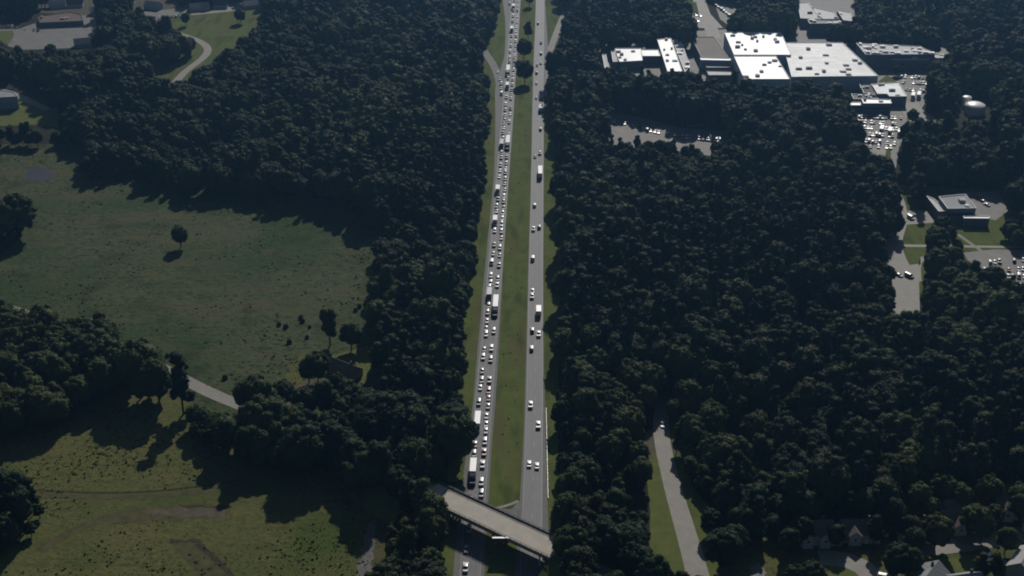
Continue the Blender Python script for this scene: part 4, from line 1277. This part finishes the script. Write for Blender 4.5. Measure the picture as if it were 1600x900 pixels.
park_row((1404, 118), (1442, 120), 8, 'lot by the plant', 'upper row', -.4, 'cars by the plant building', .3)
park_row((1412, 127), (1448, 129), 8, 'lot by the plant', 'middle row', -.4, 'cars by the plant building', .3)
park_row((1416, 138), (1444, 141), 6, 'lot by the plant', 'lower row', -.4, 'cars by the plant building', .2)
park_row((1540, 408), (1600, 404), 9, 'right edge car park', 'top row', -.3, 'cars at the right edge car park', .25)
park_row((1540, 420), (1606, 418), 10, 'right edge car park', 'second row', -.3, 'cars at the right edge car park', .3)
park_row((1545, 430), (1600, 430), 8, 'right edge car park', 'third row', -.3, 'cars at the right edge car park', .3)
park_row((1560, 442), (1605, 444), 6, 'right edge car park', 'lowest row', -.3, 'cars at the right edge car park', .3)
park_row((960, 188), (1000, 196), 8, 'wooded car park', 'left part', -.15, 'cars in the wooded car park', .2)
park_row((1005, 200), (1060, 212), 10, 'wooded car park', 'middle part', -.15, 'cars in the wooded car park', .3)
park_row((1066, 212), (1126, 218), 10, 'wooded car park', 'right part', -.15, 'cars in the wooded car park', .3)
park_row((1078, 168), (1106, 170), 6, 'gap below the brown roof', 'upper row', -.15, 'cars in the wooded gap', .2)
park_row((1080, 184), (1106, 188), 5, 'gap below the brown roof', 'lower row', -.15, 'cars in the wooded gap', .2)
park_row((1120, 8), (1145, 27), 7, 'lot beyond the white roof', 'slanting row', .5, 'cars beyond the white roof', .1)
park_row((1150, 8), (1232, 14), 12, 'lot beyond the white roof', 'upper row', .1, 'cars beyond the white roof', .35)
park_row((1345, 78), (1348, 79), 2, 'corner by the pale roof', 'only row', .1, 'cars beside the pale roof', 0)
park_row((12, 40), (60, 46), 8, 'school car park', 'near row', 0, 'cars in the upper left car park', .35)
park_row((228, 26), (282, 24), 9, 'yard above the upper meadow', 'only row', .2, 'cars above the upper meadow', .15)
park_row((250, 52), (272, 56), 4, 'farm lane by the upper meadow', 'only row', .9, 'cars on the farm lane', .1)
park_row((1532, 308), (1542, 318), 3, 'lot beside the flat-roofed office', 'only row', .5, 'cars beside the office', 0)
park_row((1378, 396), (1384, 401), 2, 'road junction below the office', 'upper row', -.3, 'cars at the road junction', 0)
park_row((1405, 428), (1421, 429), 2, 'road junction below the office', 'lower row', .6, 'cars at the road junction', 0)
for (x, y, hd, lab) in [(1423.5, 337, .35, 'white van parked on the grey apron left of the office'), (1484, 822, 1.2, 'white van parked beside the long house'),
                        (1495, 826, 1.2, 'white van half behind the van beside the long house'), (1544, 868, -.9, 'white van on the driveway, left of the pair'),
                        (1555, 867, -.9, 'white van on the driveway, right of the pair'), (1552, 875, 1.5, 'white van across the end of the driveway'),
                        (1563, 875, 1.5, 'white van at the right end of the driveway'), (1378, 830, 1.1, 'white van in the shade by the grey gabled houses'),
                        (1383, 898, 1.3, 'white van at the kerb by the bottom edge'), (589, 643, .6, 'white van at the farm drive end among the trees'),
                        (580, 640, .9, 'white van beside another at the farm drive end'), (560, 795, .4, None)]:
    if lab is None: continue
    p = G(x, y, 1.9)
    kd = 'van'
    add_car((p.x, p.y, .07), hd, kd, 'white', lab, None, y > 700)
# long white lorries in the factory car park
for i, (x, y) in enumerate([(1378, 199), (1391, 202), (1406, 204), (1432, 202), (1427, 147), (1436, 146)]):
    p = G(x, y, 3.4)
    make_box((p.x, p.y, .06), -.35, 'white box truck parked %s' % ['in the factory car park, left of three', 'in the factory car park, middle of three', 'in the factory car park, right of three',
             'alone by the service road junction', 'left of a pair behind the factory annexe', 'right of a pair behind the factory annexe'][i], 'parked box trucks', ln=7.5, hgt=3.4)

# ------------------------------------------------------------------ buildings
def footprint(pxs, h): return [G(x, y, h) for x, y in pxs]
def building(name, roof_px, h, wall, roof, label, cat='building', units=0, seed=0, para=.5, doors=0, unit_mat=None, wins=0, rim=None):
    pts = footprint(roof_px, h)
    c = sum(pts, Vector())/len(pts)
    root = empty(name, (c.x, c.y, 0))
    tag(root, label, cat, None)
    loc = [(p.x-c.x, p.y-c.y) for p in pts]
    n = len(loc)
    area = sum(loc[i][0]*loc[(i+1) % n][1]-loc[(i+1) % n][0]*loc[i][1] for i in range(n))
    if area < 0: loc = loc[::-1]
    mb = MB(); mb.prism(loc, -.1, h, top=False, bottom=False)
    w = mb.build('wall', wall, root)
    # roof slab slightly proud + parapet
    mb = MB(); mb.prism(loc, h-.4, h, bottom=True)
    shr = [(x*.998, y*.998) for x, y in loc]
    mb = MB(); mb.prism(shr, h-.35, h-.05)
    rf = mb.build('roof', roof, root)
    mb = MB()
    for i in range(n):
        a = Vector((*loc[i], h)); b = Vector((*loc[(i+1) % n], h))
        mb.bar((a.x, a.y, h+para/2-.1), (b.x, b.y, h+para/2-.1), .35, para)
    mb.build('parapet', rim or M['trim'], root)
    r = random.Random(seed)
    xs = [p[0] for p in loc]; ys = [p[1] for p in loc]
    k = 0; tries = 0
    while k < units and tries < 500:
        tries += 1
        x, y = r.uniform(min(xs), max(xs)), r.uniform(min(ys), max(ys))
        if not inside((x, y), [(a*.93, b*.93) for a, b in loc]): continue
        sx, sy, sz = r.uniform(.7, 2.2), r.uniform(.7, 1.8), r.uniform(.6, 1.6)
        mb = MB(); mb.box((x-sx, y-sy, h-.05), (x+sx, y+sy, h-.05+sz)); mb.box((x-sx*.6, y-sy*.6, h-.05+sz), (x+sx*.6, y+sy*.6, h+.15+sz))
        mb.build('roof_unit', unit_mat or (M['roof_lgrey'] if r.random() < .6 else M['trim']), rf)
        k += 1
    # doors and windows on the camera-facing long edges
    for i in range(n):
        a = Vector(loc[i]); b = Vector(loc[(i+1) % n])
        e = (b-a); L0 = e.length
        nr = Vector((e.y, -e.x)).normalized()
        if nr.y < -.3 and L0 > 12:
            ang = math.atan2(e.y, e.x)
            for j in range(doors):
                m = a+e*((j+.5)/doors)
                mb = MB(); mb.box((-1.8, -.06, 0), (1.8, .02, 3.6)); o = mb.build('loading_door', M['trim'], root)
                o.location = (m.x+nr.x*.03, m.y+nr.y*.03, 0); o.rotation_euler = (0, 0, ang)
            for j in range(wins):
                m = a+e*((j+.5)/wins)
                mb = MB(); mb.box((-1.2, -.06, h*.45), (1.2, .02, h*.45+1.5)); o = mb.build('window', M['glass'], root)
                o.location = (m.x+nr.x*.03, m.y+nr.y*.03, 0); o.rotation_euler = (0, 0, ang)
    return root
building('factory_hall', [(1132, 51), (1220, 51), (1236, 86), (1147, 86)], 11.4, M['wall_pale'], M['roof_white'], 'glaring white-roofed factory hall, upper left half of the big works', units=12, seed=1)
building('factory_hall', [(1147, 88), (1212, 88), (1234, 124), (1163, 124)], 11, M['wall_pale'], M['roof_white'], 'glaring white-roofed factory hall, lower left half of the big works', units=7, seed=2)
building('warehouse', [(1223, 67), (1316, 67), (1372, 119), (1237, 120.5)], 10.2, M['wall_blue'], M['roof_pale'], 'huge pale-roofed warehouse with a long grey-blue front wall', 'warehouse', units=16, seed=3, doors=0, wins=0)
building('plant_building', [(1338, 68), (1438, 73), (1461, 85), (1353, 85.5)], 11, M['wall_dark'], M['roof_lgrey'], 'long dark plant building crowded with rooftop machinery', units=30, seed=4, unit_mat=M['tank_white'])
building('plant_wing', [(1392, 89), (1449, 89), (1452, 93.5), (1395, 93.5)], 8.0, M['wall_dark'], M['roof_lgrey'], 'low dark wing with a bright roof edge in front of the plant building', units=2, seed=5, wins=5)
building('plant_block', [(1459, 85), (1473, 85), (1477, 91), (1462, 91)], 9, M['wall_dark'], M['roof_lgrey'], 'small square dark block at the right end of the plant building', units=1, seed=6)
building('factory_office', [(1362, 132), (1403, 129), (1417, 151), (1390, 151), (1386, 147), (1371, 147)], 7, M['wall_dark'], M['roof_pale'], 'pale flat-roofed works office below the warehouse front', units=4, seed=7)
building('factory_annexe', [(1346, 154.5), (1391, 156), (1393, 162), (1349, 162)], 7.5, M['wall_dark'], M['roof_white'], 'annexe with a narrow bright white roof above the factory car park', units=2, seed=8, wins=7)
building('factory_shed', [(1321, 160), (1344, 160), (1346, 165), (1323, 165)], 4.2, M['wall_dark'], M['roof_white'], 'low open shed with white roof left of the annexe', 'shed', units=0, seed=9)
building('link_building', [(1330, 147), (1370, 150), (1372, 155), (1334, 155)], 5, M['wall_dark'], M['roof_brown'], 'dark link building with brown roof behind the annexe', units=6, seed=10)
building('annexe_block', [(1342, 130), (1360, 132), (1370, 146), (1350, 146)], 6, M['wall_dark'], M['roof_dark'], 'dark flat block between warehouse front and works office', units=2, seed=11)
building('brown_roof_hall', [(1080, 58), (1116, 58), (1138, 90), (1096, 90)], 7, M['wall_dark'], M['roof_brown'], 'hall with a flat brown roof left of the white factory', units=0, seed=12, rim=M['roof_lgrey'])
building('covered_walk', [(1094, 90.5), (1141, 91.5), (1142, 95), (1095, 94)], 7.6, M['wall_blue'], M['roof_white'], 'narrow bright white roofed passage between brown hall and white factory', 'passage', units=0, seed=13)
building('loading_bay', [(1101, 100), (1135, 100), (1140, 106), (1104, 106)], 4.5, M['wall_dark'], M['roof_lgrey'], 'low grey loading bay roof below the brown hall', units=0, seed=14, rim=M['roof_brown'])
building('loading_bay', [(1104, 111), (1142, 112), (1145, 118), (1107, 118)], 4.5, M['wall_dark'], M['roof_lgrey'], 'second low grey loading bay roof, nearer the trees', units=0, seed=15, rim=M['roof_brown'])
building('white_block', [(1027, 62), (1048, 60), (1066, 112), (1043, 112)], 8, M['wall_dark'], M['roof_white'], 'tall white-roofed block at the right end of the left works', units=6, seed=16)
building('side_block', [(1051, 63), (1064, 64), (1078, 104), (1070, 113)], 5.5, M['wall_dark'], M['roof_lgrey'], 'grey-roofed lean-to along the right side of the white block', units=10, seed=17, unit_mat=M['tank_white'])
building('link_hall', [(1002, 78), (1028, 78), (1032, 88), (1004, 88)], 6.5, M['wall_dark'], M['roof_white'], 'narrow white-roofed hall joining the left works', units=0, seed=18)
building('left_works', [(961, 76), (1001, 76), (1004, 95), (968, 97)], 6.5, M['wall_dark'], M['roof_white'], 'white-roofed works building half hidden behind trees', units=5, seed=19)
building('end_block', [(955, 80), (960.5, 79), (965, 97), (958, 97)], 6, M['wall_dark'], M['roof_lgrey'], 'narrow pale block at the left end of the left works', units=0, seed=20)
building('store_shed', [(941, 86), (946.5, 85), (951, 107), (945, 107)], 5, M['wall_dark'], M['roof_lgrey'], 'slim pale-roofed store standing apart left of the left works', 'shed', units=0, seed=21)
building('far_hall', [(1246, 5), (1262, 4), (1283, 30), (1251, 29)], 7, M['wall_dark'], M['roof_lgrey'], 'grey flat-roofed hall at the top edge, left of two', units=2, seed=22)
building('far_hall', [(1267, 11), (1302, 19), (1311, 30), (1286, 30)], 7, M['wall_dark'], M['roof_lgrey'], 'grey flat-roofed hall at the top edge, middle one', units=2, seed=23)
building('far_hall', [(1308, 16), (1328, 20), (1336, 34), (1318, 32)], 7, M['wall_dark'], M['roof_lgrey'], 'grey flat-roofed hall at the top edge, right one', units=1, seed=24)
building('far_works', [(1262, 31), (1312, 33), (1314, 37), (1265, 37)], 9, M['wall_dark'], M['roof_grey'], 'dark block with pale roof edge beyond the pale warehouse', units=6, seed=25, unit_mat=M['tank_white'])
building('flat_office', [(1467, 308), (1508, 304), (1525, 325.5), (1481, 326.5)], 8, M['wall_dark'], M['roof_grey'], 'flat-roofed office with grey ribbed roof and bright right edge', units=2, seed=26, wins=6, rim=M['trim'])
building('office_wing', [(1447, 306), (1459, 311), (1480, 330), (1467, 331)], 5.5, M['wall_dark'], M['roof_lgrey'], 'narrow pale-roofed wing left of the flat-roofed office', units=0, seed=27)
building('entrance_canopy', [(1505, 337.5), (1545, 338), (1546, 342), (1506, 341.5)], 5, M['wall_dark'], M['roof_white'], 'long white entrance canopy in front of the office', 'canopy', units=0, seed=28)
building('school_building', [(60, 26), (110, 19), (126, 23), (130, 33), (62, 36)], 3.8, M['wall_dark'], M['shingle_red'], 'long low school building with brown roof in the upper left', units=3, seed=29, rim=M['shingle_red'])
building('left_edge_barn', [(-30, 138), (22, 144), (27, 151), (-30, 154)], 9, M['wall_blue'], M['roof_grey'], 'grey-blue walled barn cut by the left edge', 'barn', units=0, seed=30)

# water tanks in the trees
for (x, y, r_, h_, lab) in [(1509, 165, 3.3, 6, 'small white domed tank in the wood, upper one'), (1522, 176, 7.0, 5, 'large white domed tank in the wood, lower one')]:
    p = G(x, y)
    mb = MB(); mb.cyl((0, 0), r_, 0, h_, 28)
    root = empty('storage_tank', (p.x, p.y, 0)); tag(root, lab, 'tank', 'white tanks in the wood')
    mb.build('shell', M['tank_white'], root)
    mb = MB()
    prev = None
    rings = 5; n = 28; vs = []; fs = []
    for j in range(rings):
        a = j/(rings-1)*PI/2*.97
        for i in range(n): vs.append((r_*math.cos(a)*math.cos(2*PI*i/n), r_*math.cos(a)*math.sin(2*PI*i/n), h_+.01+r_*.35*math.sin(a)))
        if j:
            for i in range(n): fs.append(((j-1)*n+i, (j-1)*n+(i+1) % n, j*n+(i+1) % n, j*n+i))
    fs.append(tuple((rings-1)*n+i for i in range(n)))
    mb.add(vs, fs); mb.build('dome', M['tank_white'], root)

def house(x, y, ang, w, d, h, label, wall, roof, gables=1, cat='house', full=True):
    p = G(x, y)
    root = empty('house' if cat == 'house' else cat.replace(' ', '_'), (p.x, p.y, 0), ang)
    tag(root, label, cat, None)
    mb = MB(); mb.box((-w/2, -d/2, -.1), (w/2, d/2, h)); rr = d*.38
    mb.add([(-w/2, -d/2, h), (-w/2, d/2, h), (-w/2, 0, h+rr-.15)], [(0, 2, 1)]); mb.add([(w/2, -d/2, h), (w/2, d/2, h), (w/2, 0, h+rr-.15)], [(0, 1, 2)])
    mb.build('wall', wall, root)
    mb = MB()
    o_ = .45; zd = -o_*rr/(d/2)
    for s in (-1, 1):
        a = [(-w/2-o_, s*(d/2+o_), h+zd), (w/2+o_, s*(d/2+o_), h+zd), (w/2+o_, 0, h+rr), (-w/2-o_, 0, h+rr)]
        b = [(q[0], q[1], q[2]+.18) for q in a]
        mb.add(a+b, [(0, 1, 2, 3), (4, 5, 6, 7), (0, 1, 5, 4), (1, 2, 6, 5), (3, 0, 4, 7)])
    rf = mb.build('roof', roof, root)
    if full:
        mb = MB(); mb.box((w*.22-.4, .6, h), (w*.22+.4, 1.4, h+rr+1.0)); mb.build('chimney', M['shingle_red'], rf)
    for gi in range(gables):
        gx = -w/2+w*(gi+.5)/gables if gables > 1 else -w*.2
        gw = min(4.6, w/gables*.62); gr_ = gw*.42
        mb = MB(); mb.box((gx-gw/2, -d/2-1.6, -.1), (gx+gw/2, -d/2+.05, h)); mb.add([(gx-gw/2, -d/2-1.6, h), (gx+gw/2, -d/2-1.6, h), (gx, -d/2-1.6, h+gr_)], [(0, 1, 2)])
        gb = mb.build('gable', M['siding'], root)
        mb = MB()
        for s in (-1, 1):
            a = [(gx+s*(gw/2+.3), -d/2-1.95, h-.2), (gx, -d/2-1.95, h+gr_+.1), (gx, 0, h+gr_+.1), (gx+s*(gw/2+.3), 0, h-.2)]
            b = [(q[0], q[1], q[2]+.15) for q in a]
            mb.add(a+b, [(0, 1, 2, 3), (4, 5, 6, 7), (0, 1, 5, 4), (3, 0, 4, 7)])
        mb.build('gable_roof', roof, gb)
        if full:
            wn = MB(); wn.box((gx-.6, -d/2-1.66, h*.5), (gx+.6, -d/2-1.59, h*.5+1.3)); f = wn.build('window', M['trim'], root)
            wn = MB(); wn.box((gx-.5, -d/2-1.70, h*.5+.1), (gx+.5, -d/2-1.665, h*.5+1.2)); wn.build('pane', M['glass'], f)
    if full:
        k = int(w//3.2)
        for j in range(k):
            xx = -w/2+w*(j+.5)/k
            zz = h*.30
            if j == k//2:
                wn = MB(); wn.box((xx-.55, -d/2-.08, 0), (xx+.55, -d/2+.01, 2.2)); wn.build('door', M['trim'], root)
            else:
                wn = MB(); wn.box((xx-.55, -d/2-.08, zz), (xx+.55, -d/2+.01, zz+1.3)); f = wn.build('window', M['trim'], root)
                wn = MB(); wn.box((xx-.45, -d/2-.11, zz+.1), (xx+.45, -d/2-.085, zz+1.2)); wn.build('pane', M['glass'], f)
    return root
pa, pb = G(521, 566, 5), G(557, 580, 5)
house((521+557)/2, 584, math.atan2(pb.y-pa.y, pb.x-pa.x), 15, 8, 3.2, 'low farmhouse with grey-brown roof beside a bright lawn', M['siding_tan'], M['shingle'], 0)
house(1270, 842, .02, 13, 9, 5.4, 'grey house with two front gables in deep shade', M['siding'], M['shingle'], 2)
house(1342, 838, -.03, 14, 9, 4.6, 'wide grey house with one small middle gable in deep shade', M['siding'], M['shingle'], 1)
house(1300, 846, .05, 6, 6, 3.0, 'small grey garage between the two shaded gabled houses', M['siding_tan'], M['shingle'], 0, 'garage')
house(1428, 838, -.1, 13, 9, 5.0, 'grey house with a steep gable left of the dark red-roofed long house', M['siding'], M['shingle'], 1)
house(1508, 822, .05, 20, 9, 4.4, 'long dark-roofed house right of the narrow lawn', M['siding_tan'], M['shingle_red'], 1)
house(1486, 808, .05, 7, 8, 5.4, 'tall narrow grey house end above the parked white vans', M['siding'], M['shingle'], 0)
house(1578, 802, -.1, 13, 9, 5.0, 'grey gabled house near the right edge', M['siding'], M['shingle'], 1)
house(1620, 822, -.2, 12, 9, 4.6, 'grey house cut by the right edge', M['siding'], M['shingle'], 1)
house(1505, 925, .2, 11, 10, 4.4, 'grey roofed house at the bottom edge beside the olive lawn', M['siding'], M['roof_grey'], 1)
house(1452, 915, .9, 11, 9, 4.4, 'grey roofed house at the bottom edge left of the olive lawn', M['siding'], M['roof_grey'], 0)
house(1600, 892, .9, 14, 9, 4.8, 'pale roofed house at the right edge beside the driveway vans', M['siding'], M['roof_lgrey'], 0)
house(1178, 948, 1.3, 16, 10, 4.5, 'grey-roofed building at the bottom edge left of the street', M['siding'], M['roof_grey'], 0)
# far upper left homes
FH = [(90, 12, 'dark-roofed home left of the row beyond the school'), (118, 10, 'home with pale wall beyond the school'), (155, 22, 'home right behind the school car park'), (172, 14, 'home at the bend of the yard road'),
      (196, 6, 'home at the top edge above the yard'), (240, 14, 'pale-roofed home above the yard row of cars'), (312, 16, 'pale long home above the upper meadow'), (345, 12, 'second pale home above the upper meadow'),
      (392, 12, 'home beside the broad tree of the upper meadow'), (130, 72, 'blue-grey roofed home among trees below the school'), (256, 60, 'pale shed by the farm lane'), (70, 3, 'home cut by the top edge left of the school')]
for i, (x, y, lab) in enumerate(FH):
    house(x, y, random.uniform(-.4, .4), random.uniform(11, 17), 8.5, 3.2, lab, M['siding'], [M['roof_grey'], M['shingle'], M['roof_lgrey']][i % 3], 0, full=False)

# ------------------------------------------------------------------ the air
hm = bpy.data.materials.new('air')
hm.use_nodes = True
hm.node_tree.nodes.clear()
ho = hm.node_tree.nodes.new('ShaderNodeOutputMaterial')
hv = hm.node_tree.nodes.new('ShaderNodeVolumePrincipled')
hv.inputs['Color'].default_value = (.26, .56, 1.0, 1)
hv.inputs['Density'].default_value = 1.32e-4
hv.inputs['Anisotropy'].default_value = .7
hm.node_tree.links.new(hv.outputs[0], ho.inputs['Volume'])
mb = MB(); mb.box((-3700, -800, -1.2), (3700, 5400, CAM_H+12))
hb = mb.build('haze', hm)
tag(hb, 'thin bluish haze filling the air over the whole view', 'haze', None, 'stuff')
